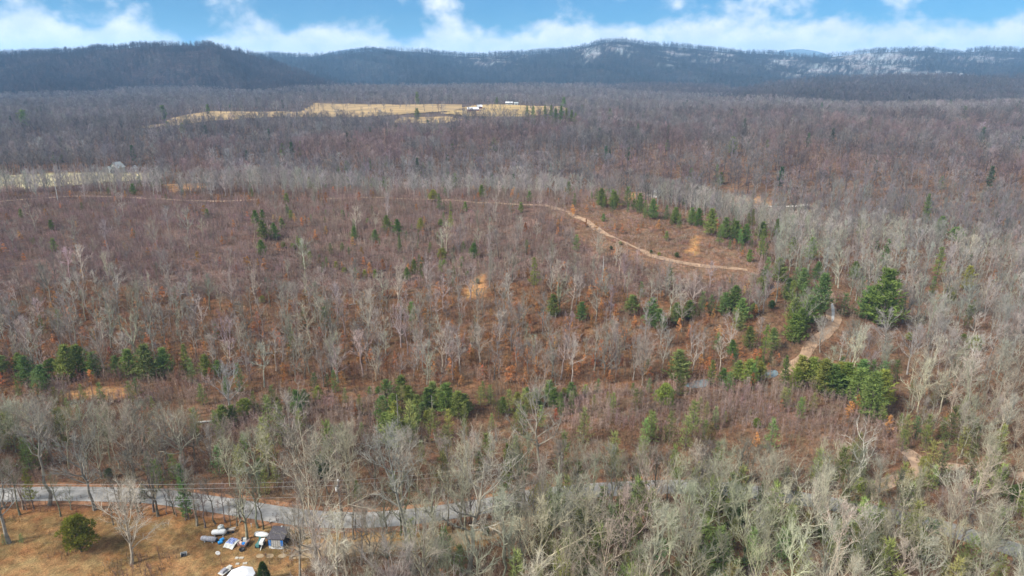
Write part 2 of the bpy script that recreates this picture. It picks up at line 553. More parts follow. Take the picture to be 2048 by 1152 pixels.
def build_ground():
    nu, ny = len(GU), len(GY)
    U, Y = np.meshgrid(GU, GY)
    X = U * Y
    co = np.stack([X, Y, GZ], -1).reshape(-1, 3)
    idx = np.arange(nu * ny).reshape(ny, nu)
    f = np.stack([idx[:-1, :-1], idx[:-1, 1:], idx[1:, 1:], idx[1:, :-1]], -1).reshape(-1, 4)
    me = bpy.data.meshes.new('ground')
    me.vertices.add(len(co)); me.vertices.foreach_set('co', co.ravel())
    me.loops.add(f.size); me.loops.foreach_set('vertex_index', f.ravel())
    me.polygons.add(len(f)); me.polygons.foreach_set('loop_start', np.arange(0, f.size, 4)); me.polygons.foreach_set('loop_total', np.full(len(f), 4))
    me.update(calc_edges=True)
    me.polygons.foreach_set('use_smooth', np.ones(len(f), bool))
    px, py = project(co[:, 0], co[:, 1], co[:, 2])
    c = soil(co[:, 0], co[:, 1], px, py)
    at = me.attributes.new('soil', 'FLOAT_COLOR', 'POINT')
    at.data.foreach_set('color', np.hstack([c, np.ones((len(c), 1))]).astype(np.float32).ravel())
    me.materials.append(M_GROUND)
    o = bpy.data.objects.new('ground', me); COL.objects.link(o)
    tag(o, 'brown leaf litter and grass over the valley floor and wooded hills', 'ground', kind='structure')


build_ground()

M_ROAD = mat_plain('worn_asphalt', (0.30, 0.288, 0.27), 0.95, noise=0.45, scale=0.35, bump=0.2, spec=0.1)
M_GRAVEL = mat_plain('gravel_drive', (0.265, 0.195, 0.115), 0.95, noise=0.4, scale=0.9, bump=0.4)
M_TRACK = mat_plain('sandy_track', (0.31, 0.205, 0.13), 0.95, noise=0.45, scale=0.5, bump=0.4)
M_TRACK2 = mat_plain('stony_track', (0.33, 0.225, 0.15), 0.95, noise=0.5, scale=0.5, bump=0.4)
M_SHOULDER = mat_plain('leaf_strewn_shoulder', (0.26, 0.13, 0.065), 0.95, noise=0.5, scale=0.9, bump=0.4)
M_WHITE_ROAD = mat_plain('pale_gravel', (0.5, 0.45, 0.40), 0.95, noise=0.3, scale=0.4)


def ribbon(key, mat, lift, name=None, wmul=1.0, off=0.0, ncross=5, wob=0.25):
    P, w = PATHW[key]
    w = w * wmul
    T = np.gradient(P, axis=0); T /= np.linalg.norm(T, axis=1)[:, None] + 1e-9
    Nn = np.stack([-T[:, 1], T[:, 0]], 1)
    mb = MB()
    far = np.clip((P[:, 1] - 150) / 300, 0, 1)
    for i in range(len(P)):
        for k in range(ncross):
            s = (k / (ncross - 1) - 0.5) * w + off
            if k in (0, ncross - 1):
                s += wob * w * (float(vnoise(np.float64(i * .31), np.float64(k * 7.3), 3)) - 0.5) + .12 * wob * w * (random.random() - .5)
            q = P[i] + Nn[i] * s
            mb.v.append((q[0], q[1], float(zg(q[0], q[1])) + lift + 0.12 * far[i]))
    for i in range(len(P) - 1):
        for k in range(ncross - 1):
            a = i * ncross + k
            mb.f.append((a, a + 1, a + ncross + 1, a + ncross))
    o = mb.build(name or key.split('.')[0], mat, None, True)
    return tag(o, kind='structure')


ribbon('road', M_SHOULDER, 0.05, 'road_shoulder', 1.55, 0, 7, 0.12)
tag(ribbon('road', M_ROAD, 0.10, 'road', 1.0, 0, 7, 0.03), 'worn pale grey paved road curving behind the roadside trees', 'road')
tag(ribbon('driveway', M_GRAVEL, 0.04, wob=.6), 'pale gravel drive through the grass below the road', 'driveway')
tag(ribbon('ridge_track', M_TRACK, 0.12, wob=1.3), 'sandy track running down along the hill crest', 'track')
tag(ribbon('crest_track', M_TRACK2, 0.12), 'thin pale track along the far left hill crest', 'track')
tag(ribbon('creek_track', M_TRACK, 0.08, wob=.9), 'orange dirt track down the right end of the hill', 'track')
tag(ribbon('forest_path', M_TRACK2, 0.06), 'tan dirt path bending in the woods at lower right', 'path')
tag(ribbon('forest_path.001', M_TRACK2, 0.07), 'tan dirt path branching off to the right edge', 'path')
tag(ribbon('valley_road', M_WHITE_ROAD, 0.15), 'thin pale road in the valley behind the hill', 'road')


def patch(name, poly, mat, lift, label, cat, kind='structure', n=1):
    """flat sheet over the ground inside a small outline"""
    P = np.array([ground_at(a, b) for a, b in poly])
    Q = smooth_path(np.vstack([P[:, :2], P[:1, :2]]), 0.6 if P[:, 1].mean() < 150 else 3.0)[:-1]
    c = Q.mean(0)
    mb = MB()
    mb.v.append((c[0], c[1], float(zg(*c)) + lift))
    rings = (0.5, 1.0)
    for r in rings:
        for q in Q:
            p = c + (q - c) * r * (1 + (0.12 * (random.random() - 0.5) if r == 1.0 else 0))
            mb.v.append((p[0], p[1], float(zg(*p)) + lift))
    m = len(Q)
    for i in range(m):
        j = (i + 1) % m
        mb.f.append((0, 1 + i, 1 + j))
        mb.f.append((1 + i, 1 + m + i, 1 + m + j, 1 + j))
    o = mb.build(name, mat, None, True)
    return tag(o, label, cat, kind=kind)


M_SNOW = mat_plain('old_snow', (0.40, 0.39, 0.37), 0.7, noise=0.2, scale=0.8)
M_FIELD = mat_plain('straw_field', (0.33, 0.228, 0.105), 0.95, noise=0.55, scale=0.035, stretch=(.4, 1.3, 1))
M_FIELD2 = mat_plain('golden_field', (0.36, 0.25, 0.10), 0.95, noise=0.55, scale=0.045, stretch=(.4, 1.3, 1))
M_LAWN = mat_plain('pale_lawn', (0.36, 0.31, 0.17), 0.95, noise=0.3, scale=0.05)
M_WATER = mat_plain('creek_water', (0.16, 0.22, 0.24), 0.08, noise=0.1, spec=0.6)


def sheet(name, poly, mat, lift, label, cat):
    """large sheet draped on the ground: the terrain's own grid, cut to an outline"""
    U, Y = np.meshgrid(np.linspace(-0.9, 0.9, 420), 300 * (1700 / 300.0) ** np.linspace(0, 1, 420))
    X = U * Y; Z = zg(X, Y) + lift
    px, py = project(X, Y, Z)
    ink = inpoly(px + 7 * (fbm(X / 30, Y / 30, 4) - .5), py + 3 * (fbm(X / 30, Y / 30, 5) - .5), poly)
    ny, nx = U.shape
    keep = ink[:-1, :-1] & ink[1:, 1:] & ink[:-1, 1:] & ink[1:, :-1]
    idx = np.arange(nx * ny).reshape(ny, nx)
    f = np.stack([idx[:-1, :-1], idx[:-1, 1:], idx[1:, 1:], idx[1:, :-1]], -1)[keep]
    used, inv = np.unique(f, return_inverse=True)
    co = np.stack([X, Y, Z], -1).reshape(-1, 3)[used]
    me = bpy.data.meshes.new(name)
    me.from_pydata(co.tolist(), [], inv.reshape(-1, 4).tolist())
    me.materials.append(mat); me.polygons.foreach_set('use_smooth', np.ones(len(me.polygons), bool))
    o = bpy.data.objects.new(name, me); COL.objects.link(o)
    return tag(o, label, cat, kind='structure')


sheet('field', FIELDS[0], M_FIELD, 0.6, 'long straw-coloured field across the far plateau', 'field')
sheet('field', FIELDS[1], M_FIELD2, 0.6, 'golden field right of the red barn', 'field')
sheet('field', FIELDS[2], M_FIELD, 0.6, 'small straw clearing in front of the red barn', 'field')
sheet('lawn', LAWN, M_LAWN, 0.4, 'pale lawn before the white farmhouse at far left', 'lawn')
patch('snow_patch', [(1662, 608), (1665, 606), (1669, 620), (1668, 640), (1663, 644), (1663, 626)], M_SNOW, .2, 'pale strip of old snow on the dirt track', 'snow')
patch('creek', [(1372, 768), (1395, 761), (1418, 760), (1416, 772), (1396, 776), (1372, 775)], M_WATER, 0.12, 'grey-blue bit of creek between pines at the hill foot', 'creek')
patch('creek', [(1528, 742), (1545, 740), (1556, 744), (1552, 754), (1532, 756)], M_WATER, 0.12, 'small grey-blue pool beside the dark pine at the track end', 'creek')
patch('dirt_lot', [(1290, 392), (1300, 385), (1322, 384), (1326, 391), (1310, 396)], M_WHITE_ROAD, 0.3, 'pale bare dirt lot behind the hill crest', 'dirt lot')

# ------------------------------------------------------------------ mountains
def crest_curve(pts):
    P = np.array(pts, float)
    return P[:, 0], P[:, 1]


MOUNTS = {}


def mountain(key, crest, Yc, foot_py, Yf, spur, seed, col, snow=None, label='', jag=3.0, Yback=500):
    px0, py0 = crest_curve(crest)
    pxs = np.arange(px0[0], px0[-1] + 1, 5.0)
    # smooth crest
    pyc = np.interp(pxs, px0, py0)
    ker = np.hanning(15); ker /= ker.sum()
    pyc = np.convolve(np.pad(pyc, 7, 'edge'), ker, 'valid')
    u = (pxs - 1024) / FPX / (CP + (576 - pyc) / FPX * SP)
    Yc = np.interp(pxs, px0, np.full(len(px0), Yc) if np.isscalar(Yc) else np.array(Yc, float))
    Yf = np.full(len(pxs), Yf) if np.isscalar(Yf) else np.interp(pxs, px0, np.array(Yf, float))
    zc = H + Yc * slope(pyc) - 10.0          # trees on the crest add the rest
    zf = H + Yf * float(slope(foot_py))
    zf = np.minimum(zf, zc - 4)
    ts = np.concatenate([np.linspace(0, 1, 46), [1.06, 1.15, 1.4, 1.8]])
    T, I = np.meshgrid(ts, np.arange(len(pxs)), indexing='ij')
    uu = u[I]; YY = Yf[I] + (Yc[I] - Yf[I]) * T
    YY = np.where(T > 1, Yc[I] + (T - 1) * Yback * 1.25, YY)
    prof = np.where(T <= 1, T ** 1.25 * 0.55 + 0.45 * T * T * (3 - 2 * T), 1 - (T - 1) * 1.0)
    XX = uu * YY
    hgt = (zc - zf)[I]
    # spurs and hollows running down the face
    ridge = 1 - np.abs(2 * fbm(XX / spur + 0.35 * YY / spur, YY / (spur * 3.5), seed, 3) - 1)
    env = np.where(T < 1, (T * (1 - T)) ** 0.8 * 2.2, 0)
    ZZ = zf[I] + hgt * prof + env * hgt * 1.0 * (ridge - 0.72) + (fbm(XX / 90, YY / 90, seed + 5, 3) - 0.5) * jag * np.minimum(1, T * 4)
    co = np.stack([XX, YY, ZZ], -1).reshape(-1, 3)
    ny, nx = T.shape
    idx = np.arange(nx * ny).reshape(ny, nx)
    f = np.stack([idx[:-1, :-1], idx[:-1, 1:], idx[1:, 1:], idx[1:, :-1]], -1).reshape(-1, 4)
    me = bpy.data.meshes.new('mountain')
    me.from_pydata(co.tolist(), [], f.tolist())
    me.polygons.foreach_set('use_smooth', np.ones(len(f), bool))
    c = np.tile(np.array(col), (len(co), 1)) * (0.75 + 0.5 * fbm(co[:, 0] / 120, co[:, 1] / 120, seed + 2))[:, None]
    sn = np.zeros(len(co))
    if snow:
        ppx, ppy = project(co[:, 0], co[:, 1], co[:, 2])
        for (a, b, ra, rb, k) in snow:
            w = k * np.exp(-((ppx - a) / ra) ** 2 - ((ppy - b) / rb) ** 2)
            sn = np.maximum(sn, w)
        streak = fbm(co[:, 0] / 34 + co[:, 2] / 9, co[:, 1] / 70, seed + 8, 5)
        sn = np.clip((streak + sn * 0.38 - 0.68) * 5, 0, 1) * (sn > 0.12)
        c = c * (1 - sn[:, None]) + np.array([0.33, 0.35, 0.39]) * sn[:, None]
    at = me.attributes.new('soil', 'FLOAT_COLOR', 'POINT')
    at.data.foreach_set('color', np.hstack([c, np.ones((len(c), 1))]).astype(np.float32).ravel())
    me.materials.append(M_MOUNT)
    o = bpy.data.objects.new('mountain', me); COL.objects.link(o)
    tag(o, label, 'mountain', kind='structure')
    MOUNTS[key] = (XX, YY, ZZ, T, sn.reshape(T.shape))


mountain('left', [(-420, 116), (-150, 110), (0, 104), (150, 98), (280, 89), (350, 85), (420, 87), (470, 95), (520, 110), (580, 134), (640, 158), (700, 176), (760, 186)],
         2700, 200, 1700, 260, 3, (0.085, 0.068, 0.068), label='rounded dark wooded mountain at the left')
SNOW = [(1185, 105, 30, 14, 1.0), (1240, 98, 30, 12, 0.8), (1350, 110, 40, 16, 0.8), (980, 118, 60, 14, 0.75), (1440, 112, 60, 14, 0.6), (1570, 125, 50, 16, 0.7),
        (1640, 140, 50, 14, 1.1), (1720, 120, 60, 18, 1.2), (1790, 122, 50, 30, 1.15), (1760, 145, 90, 12, 0.9), (1960, 118, 60, 14, 0.85), (1880, 148, 70, 8, 0.9)]
mountain('back', [(380, 118), (520, 111), (640, 110), (700, 103), (770, 98), (830, 100), (880, 108), (960, 110), (1050, 108), (1120, 104), (1160, 94), (1200, 82), (1250, 79), (1300, 90),
                  (1400, 97), (1500, 104), (1560, 108), (1650, 113), (1700, 108), (1760, 102), (1850, 100), (1920, 104), (1980, 97), (2048, 102), (2300, 112), (2520, 118)],
         4600, 178, 2600, 420, 17, (0.055, 0.057, 0.060), SNOW, 'long wooded mountain ridge with patches of snow', 3.0)
mountain('mid', [(1380, 190), (1450, 183), (1540, 166), (1640, 156), (1760, 153), (1900, 150), (2048, 150), (2300, 148), (2500, 150)],
         2250, 216, 1350, 300, 29, (0.10, 0.085, 0.08), label='low wooded foothill below the snowy ridge at right')
mountain('mid2', [(600, 186), (760, 180), (900, 175), (1050, 176), (1200, 172), (1330, 166), (1450, 172), (1540, 186)],
         2600, 192, 1900, 300, 37, (0.10, 0.085, 0.08), label='low wooded rise at the foot of the central mountain')
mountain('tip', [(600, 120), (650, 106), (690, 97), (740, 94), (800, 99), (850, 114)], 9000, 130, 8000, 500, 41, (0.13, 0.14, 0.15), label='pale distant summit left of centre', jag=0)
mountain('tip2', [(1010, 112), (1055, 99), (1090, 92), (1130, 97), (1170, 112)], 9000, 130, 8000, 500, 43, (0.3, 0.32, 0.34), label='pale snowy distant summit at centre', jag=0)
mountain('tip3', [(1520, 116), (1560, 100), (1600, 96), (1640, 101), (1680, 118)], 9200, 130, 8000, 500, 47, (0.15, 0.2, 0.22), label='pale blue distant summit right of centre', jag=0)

# ------------------------------------------------------------------ plant prototypes
def nrm(v):
    return v / (np.sqrt(v @ v) + 1e-9)


def rv(r):
    return np.array([r.gauss(0, 1), r.gauss(0, 1), r.gauss(0, 1)])


def bare_tree(seed, h=18.0, cb=0.35, Rc=4.5, nl=13, nsub=6, ntw=7, tw=0.045, lo=25, hi=72, fork=False, tk=1.0, tl=1.2, lod=0):
    """returns (trunk MB, crown MB): trunk with main limbs, crown of branches and twigs"""
    r = random.Random(seed)
    T, C = MB(), MB()
    lean = np.array([r.uniform(-.05, .05), r.uniform(-.05, .05), 0]) * h
    n = 3 if lod else 7
    wob = [np.array([r.gauss(0, .011), r.gauss(0, .011), 0]) * h for _ in range(n + 1)]
    top = 0.9
    P = [lean * (i / n) + wob[i] * (0 if i == 0 else 1) + np.array([0, 0, h * top * i / n]) for i in range(n + 1)]
    r0 = h * 0.0135 * tk
    rad = [r0 * (1.35 if i == 0 else 1) * (1 - 0.86 * (i / n) ** 1.1) for i in range(n + 1)]
    T.tube(P, rad, 3 if lod else 6)
    at = lambda t: (lambda q: P[int(q)] * (1 - q % 1) + P[min(int(q) + 1, n)] * (q % 1))(min(max(t / top, 0), .999) * n)
    az = r.uniform(0, 6.28)
    zup = np.array([0, 0, 1.0])
    for i in range(nl):
        s = (i + r.uniform(0, .9)) / nl
        t = cb + (0.9 - cb) * s ** (1.0 if not fork else 1.7)
        p = at(t)
        az += 2.4 + r.uniform(-.5, .5)
        reach = Rc * (0.6 + 0.75 * math.sin(math.pi * min(1, 0.25 + 0.75 * s))) * r.uniform(.65, 1.2) * (1 - .25 * s)
        el = R(lo + (hi - lo) * s + r.uniform(-12, 12))
        d = np.array([math.cos(az) * math.cos(el), math.sin(az) * math.cos(el), math.sin(el)])
        Ln = min(reach / max(math.cos(el), .38), (h * 1.02 - p[2]) / max(math.sin(el), .25))
        m = 2 if lod else 4
        pts = [p]; dd = d.copy()
        for k in range(m):
            dd = nrm(dd + rv(r) * (0.13 if lod else 0.19) + zup * 0.11)
            pts.append(pts[-1] + dd * Ln / m)
        rl = max(r0 * (1 - t) * 0.62 + 0.012 * tk, 0.028)
        T.tube(pts, [rl * (1 - .8 * k / m) for k in range(m + 1)], 3 if lod else 4)
        for j in range(nsub):
            q = (0.25 + 0.75 * (j + r.random()) / nsub) * m
            q = min(q, m - .001)
            b = pts[int(q)] * (1 - q % 1) + pts[int(q) + 1] * (q % 1)
            bd = nrm(dd + rv(r) * 0.55 + zup * 0.22)
            bl = Ln * r.uniform(.28, .5) * (1.1 - .35 * q / m)
            mid = b + bd * bl * .55
            bd2 = nrm(bd + rv(r) * .25 + zup * .15)
            end = mid + bd2 * bl * .45
            if lod < 2:
                if lod == 0:
                    C.tube([b, mid, end], [max(rl * .34, .017), max(rl * .24, .012), .006], 3)
                else:
                    C.sliver(b, bd, bl, .10, rv(r))
            for _ in range(ntw):
                w = r.random()
                a = b + (mid - b) * w * 2 if w < .5 else mid + (end - mid) * (w - .5) * 2
                td = nrm(bd2 * .75 + rv(r) * .5 + zup * .28)
                l = tl * r.uniform(.55, 1.35)
                C.sliver(a, td, l, tw, rv(r))
                if lod == 0:
                    a2 = a + td * l * r.uniform(.2, .6)
                    C.sliver(a2, nrm(td + rv(r) * .5), l * .6, tw * .7, rv(r))
    return T, C


def joined(T, C, name, mats):
    mb = MB()
    o = len(T.v)
    mb.v = T.v + C.v
    mb.f = T.f + [tuple(i + o for i in f) for f in C.f]
    mb.m = [0] * len(T.f) + [1] * len(C.f)
    return mb.mesh(name, mats)


def sapling_clump(seed, n=7, span=3.2, h=5.0, nt=26, tw=0.04, leaf=0.0, spread=0.32):
    """a patch of young stems with fine upright twigs; leaf = share of dry leaves kept"""
    r = random.Random(seed)
    S, C = MB(), MB()
    for _ in range(n):
        b = np.array([r.uniform(-span, span), r.uniform(-span, span), 0])
        hh = h * r.uniform(.55, 1.15)
        d = nrm(np.array([r.gauss(0, .09), r.gauss(0, .09), 1]))
        S.sliver(b, d, hh, 0.10, rv(r)); S.sliver(b, d, hh * .9, 0.10, rv(r))
        for k in range(nt):
            s = r.uniform(.18, .97)
            p = b + d * hh * s
            td = nrm(d * .8 + rv(r) * spread * 1.3)
            l = hh * r.uniform(.12, .30) * (1.25 - s * .6)
            C.sliver(p, td, l, tw, rv(r))
            p2 = p + td * l * .4
            C.sliver(p2, nrm(td + rv(r) * .5), l * .7, tw * .8, rv(r))
            if leaf and r.random() < leaf:
                C.sliver(p + td * l * r.random(), nrm(rv(r)), .35, .28, rv(r))
    return S, C


def leaf_sapling(seed, h=5.5, Rc=1.5, n=420):
    r = random.Random(seed)
    S, C = MB(), MB()
    S.tube([np.zeros(3), np.array([.1, 0, h * .5]), np.array([0, .1, h])], [.07, .05, .01], 4)
    for i in range(26):
        s = r.uniform(.12, .95); az = r.uniform(0, 6.28)
        L_ = Rc * (1.15 - s) * r.uniform(.6, 1.1)
        p = np.array([0, 0, h * s]); d = nrm(np.array([math.cos(az), math.sin(az), .25]))
        C.sliver(p, d, L_, .05, rv(r))
        for _ in range(n // 26):
            q = p + d * L_ * r.uniform(.25, 1.05) + rv(r) * .12
            C.sliver(q, nrm(rv(r)), .34, .24, rv(r))
    return S, C


def pine(seed, h=10.0, Rc=2.6, base=.06, whorls=20, per=6, nn=15, nw=.15, nl=.6, el=18, power=.85, irr=.35, flat=False):
    r = random.Random(seed)
    T, C = MB(), MB()
    lean = np.array([r.uniform(-.03, .03), r.uniform(-.03, .03), 0]) * h
    n = 5
    T.tube([lean * (i / n) + np.array([0, 0, h * .97 * i / n]) for i in range(n + 1)], [h * .014 * (1.1 - i / n) for i in range(n + 1)], 5)
    zup = np.array([0, 0, 1.0])
    for w in range(whorls):
        s = base + (0.985 - base) * (w + r.uniform(-.2, .2)) / whorls
        s = max(s, .02)
        q = (s - base) / (1 - base)
        lobes = 0.85 + .3 * math.sin(w * 1.7 + seed)
        rr = Rc * (max(1 - q, 0) ** power) * min(1, q / .16 + .55) * lobes
        a0 = r.uniform(0, 6.28)
        for k in range(per):
            az = a0 + 6.283 * k / per + r.uniform(-.4, .4)
            L_ = max(rr * r.uniform(1 - irr, 1.12), .25)
            e = R(el + 30 * q + r.uniform(-10, 10))
            d = np.array([math.cos(az) * math.cos(e), math.sin(az) * math.cos(e), math.sin(e)])
            p = lean * s + np.array([0, 0, h * s])
            T.sliver(p, d, L_, .05 * h / 10, rv(r))
            m = max(5, int(nn * (.45 + .75 * L_ / Rc)))
            for j in range(m):
                f = r.random() ** .7
                side = nrm(np.cross(d, zup)) * r.gauss(0, .20 if not flat else .28) * L_ * (1.15 - f * .6)
                up = zup * r.gauss(.02, .07 if not flat else .03) * L_
                nd = nrm(d * .8 + rv(r) * .62 + zup * .35)
                C.sliver(p + d * L_ * (.18 + .82 * f) + side + up, nd, nl * r.uniform(.7, 1.3), nw * r.uniform(.7, 1.3), rv(r))
    return T, C


def cedar(seed, h=6.0, Rc=2.3, n=3400, base=.1, nl=.5, nw=.16, top=.75, cone=False):
    r = random.Random(seed)
    T, C = MB(), MB()
    T.tube([np.zeros(3), np.array([.05, 0, h * .4]), np.array([0, 0, h * .85])], [h * .022, h * .016, .02], 6)
    for i in range(10):
        az = r.uniform(0, 6.28); s = r.uniform(.15, .6)
        T.tube([np.array([0, 0, h * s]), np.array([math.cos(az) * Rc * .6, math.sin(az) * Rc * .6, h * (s + .18)])], [.06, .015], 3)
    if cone:
        for i in range(n):
            q = r.random() ** 1.2
            rr = Rc * min(1, q / .18 + .5) * (1 - q) ** .62 * (1 - .45 * r.random() ** 2.2) * (.9 + .14 * math.sin(q * 31))
            az = r.uniform(0, 6.28)
            p = np.array([math.cos(az) * rr, math.sin(az) * rr, h * (base + (1 - base) * q)])
            C.sliver(p, nrm(np.array([math.cos(az), math.sin(az), .9]) + rv(r) * .5), nl * r.uniform(.6, 1.2), nw * r.uniform(.7, 1.4), rv(r))
        return T, C
    # uneven crown: leafy boughs heaped round the stem, gaps between them
    nb = 30
    for k in range(nb):
        q = (k + r.random()) / nb
        az = k * 2.4 + r.uniform(-.5, .5)
        env = math.sin(math.pi * (.16 + .80 * q ** top)) ** .7
        ro = Rc * env * r.uniform(.35, .82)
        c = np.array([math.cos(az) * ro, math.sin(az) * ro, h * (base + (1 - base) * (.10 + .80 * q))])
        br = Rc * r.uniform(.24, .42) * (1.1 - .4 * q)
        T.tube([np.array([0, 0, max(.1, c[2] - ro * .6)]), c], [.05, .012], 3)
        for i in range(n // nb):
            d = nrm(rv(r)); d[2] = abs(d[2]) * .9 - .15
            p = c + d * br * (1 - .5 * r.random() ** 2) * np.array([1.15, 1.15, .75])
            C.sliver(p, nrm(d + rv(r) * .55 + np.array([0, 0, .35])), nl * r.uniform(.5, 1.25), nw * r.uniform(.7, 1.4), rv(r))
    return T, C


TW = [M_BARK, M_TWIG]
PN = [M_PBARK, M_NEEDLE]
PROTO = {}          # name -> dict(h, trunk mesh, crown mesh, joined mesh)


def register(key, TC, h, mats):
    T, C = TC
    PROTO[key] = dict(h=h, T=T.mesh(key + '_trunk', mats[:1]), C=C.mesh(key + '_crown', mats[1:]), J=joined(T, C, key, mats))


for k in range(4):      # spreading crowns
    register('oak%d' % k, bare_tree(100 + k, 17, .34, 4.6, 14, 7, 12, .034, 26, 72, True, 1.25, 1.2), 17, TW)
for k in range(4):      # tall slim crowns
    register('poplar%d' % k, bare_tree(200 + k, 21, .46, 3.0, 15, 6, 11, .034, 36, 76, False, 1.15, 1.15), 21, TW)
for k in range(3):      # vase-shaped, many ascending stems
    register('maple%d' % k, bare_tree(300 + k, 16, .18, 3.8, 15, 7, 13, .034, 48, 80, True, 1.0, 1.25), 16, TW)
for k in range(2):      # open old crowns with heavy pale limbs
    register('snag%d' % k, bare_tree(400 + k, 22, .34, 6.2, 12, 5, 3, .045, 22, 62, True, 1.45, 1.1), 22, TW)
for k in range(5):      # lighter trees for the hillside
    register('hill%d' % k, bare_tree(500 + k, 14, .40 if k % 2 else .24, 2.5 if k % 2 else 3.2, 11, 5, 9, .046, 36, 76, k % 2 == 0, 1.35, 1.1), 14, TW)
for k in range(5):      # far trees
    register('far%d' % k, bare_tree(600 + k, 16, .34, 3.9, 10, 4, 8, .105, 32, 74, k % 2 == 0, 1.35, 1.5, 1), 16, TW)
for k in range(4):      # mountain trees
    register('rim%d' % k, bare_tree(700 + k, 16, .25, 4.8, 6, 2, 3, .5, 30, 70, True, 1.6, 2.2, 2), 16, TW)
for k in range(4):
    register('sap%d' % k, sapling_clump(800 + k, 9, 3.0, 5.4, 30, .052), 5, TW)
for k in range(3):
    register('brush%d' % k, sapling_clump(820 + k, 14, 2.4, 1.8, 16, .05, 0, .55), 2, TW)
for k in range(3):
    register('leafy%d' % k, leaf_sapling(840 + k, 5.5, 1.7), 5.5, [M_BARK, M_LEAF])
for k in range(3):      # full young pines
    register('pine%d' % k, pine(900 + k, 10, 3.3, .04, 20, 7, 19, .19, .68, 22, .58, .45), 10, PN)
for k in range(2):      # narrow pines
    register('slim%d' % k, pine(920 + k, 12, 2.2, .06, 22, 6, 14, .17, .6, 15, .62, .45), 12, PN)
for k in range(2):      # tall open white pines
    register('tall%d' % k, pine(940 + k, 16, 3.3, .24, 15, 5, 26, .17, .6, 8, .62, .5, True), 16, PN)
for k in range(2):      # round bushy pines on bare stems
    register('round%d' % k, cedar(960 + k, 9, 3.0, 3000, .25, .6, .2, .9), 9, PN)
for k in range(2):
    register('cedar%d' % k, cedar(980 + k, 6, 2.6, 3800, .06), 6, PN)
    register('cone%d' % k, cedar(990 + k, 6, 1.9, 3200, .03, cone=True), 6, PN)
for k in range(2):      # loose understorey evergreens
    register('loose%d' % k, pine(1000 + k, 7, 2.3, .05, 12, 5, 12, .10, .7, 25, .6, .5), 7, PN)
for k in range(2):      # small far conifers
    register('tiny%d' % k, pine(1020 + k, 10, 3.1, .04, 12, 6, 8, .45, 1.0, 20, .55), 10, PN)


# ------------------------------------------------------------------ scattering for what cannot be counted
def scatter(name, label, cat, keys, pts, rotz, scl, idx, tint, tilt=None):
    col = bpy.data.collections.new(name + '_kinds')
    for i, k in enumerate(keys):
        col.objects.link(bpy.data.objects.new('%s_kind_%02d' % (name, i), PROTO[k]['J']))
    n = len(pts)
    me = bpy.data.meshes.new(name)
    me.vertices.add(n); me.vertices.foreach_set('co', np.asarray(pts, np.float32).ravel())
    a = me.attributes.new('kind_index', 'INT', 'POINT'); a.data.foreach_set('value', np.asarray(idx, np.int32))
    rot = np.zeros((n, 3), np.float32); rot[:, 2] = rotz
    if tilt is not None:
        rot[:, :2] = tilt
    a = me.attributes.new('turn', 'FLOAT_VECTOR', 'POINT'); a.data.foreach_set('vector', rot.ravel())
    a = me.attributes.new('size', 'FLOAT_VECTOR', 'POINT'); a.data.foreach_set('vector', np.asarray(scl, np.float32).ravel())
    a = me.attributes.new('tint', 'FLOAT_COLOR', 'POINT')
    a.data.foreach_set('color', np.hstack([tint, np.ones((n, 1))]).astype(np.float32).ravel())
    o = bpy.data.objects.new(name, me); COL.objects.link(o)
    ng = bpy.data.node_groups.new(name + '_nodes', 'GeometryNodeTree')
    ng.interface.new_socket('Geometry', in_out='INPUT', socket_type='NodeSocketGeometry')
    ng.interface.new_socket('Geometry', in_out='OUTPUT', socket_type='NodeSocketGeometry')
    L = ng.links.new
    gi = ng.nodes.new('NodeGroupInput'); go = ng.nodes.new('NodeGroupOutput')
    ip = ng.nodes.new('GeometryNodeInstanceOnPoints')
    ci = ng.nodes.new('GeometryNodeCollectionInfo')
    ci.inputs['Collection'].default_value = col
    ci.inputs['Separate Children'].default_value = True
    ci.inputs['Reset Children'].default_value = True

    def na(nm, ty):
        q = ng.nodes.new('GeometryNodeInputNamedAttribute'); q.data_type = ty; q.inputs['Name'].default_value = nm
        return q.outputs['Attribute']
    e = ng.nodes.new('FunctionNodeEulerToRotation')
    L(na('turn', 'FLOAT_VECTOR'), e.inputs[0])
    L(gi.outputs[0], ip.inputs['Points']); L(ci.outputs[0], ip.inputs['Instance'])
    ip.inputs['Pick Instance'].default_value = True
    L(na('kind_index', 'INT'), ip.inputs['Instance Index'])
    L(e.outputs[0], ip.inputs['Rotation']); L(na('size', 'FLOAT_VECTOR'), ip.inputs['Scale'])
    L(ip.outputs[0], go.inputs[0])
    md = o.modifiers.new('spread', 'NODES'); md.node_group = ng
    return tag(o, label, cat, kind='stuff')


def jitter_grid(Y0, Y1, s0, s1, umax=1.15):
    """points over the view wedge; spacing grows from s0 near to s1 far"""
    out = []
    Y = Y0
    while Y < Y1:
        s = s0 + (s1 - s0) * (Y - Y0) / (Y1 - Y0)
        xs = np.arange(-umax * Y, umax * Y, s)
        out.append(np.stack([xs + RNG.uniform(-.48, .48, len(xs)) * s + RNG.uniform(0, s), Y + RNG.uniform(-.48, .48, len(xs)) * s], 1))
        Y += s
    P = np.vstack(out)
    u = P[:, 0] / P[:, 1]
    P = P[(np.abs(u) < 1.3)]
    z = zg(P[:, 0], P[:, 1])
    px, py = project(P[:, 0], P[:, 1], z)
    lim = 260
    k = (px > -lim) & (px < 2048 + lim) & (py < 1420)
    return P[k, 0], P[k, 1], z[k], px[k], py[k]


def vary(col, n, v=.14, hue=.05):
    c = np.tile(np.array(col, float), (n, 1)) * (1 + RNG.normal(0, v, n).clip(-.4, .5))[:, None]
    return (c * (1 + RNG.normal(0, hue, (n, 3)))).clip(.005, .9)


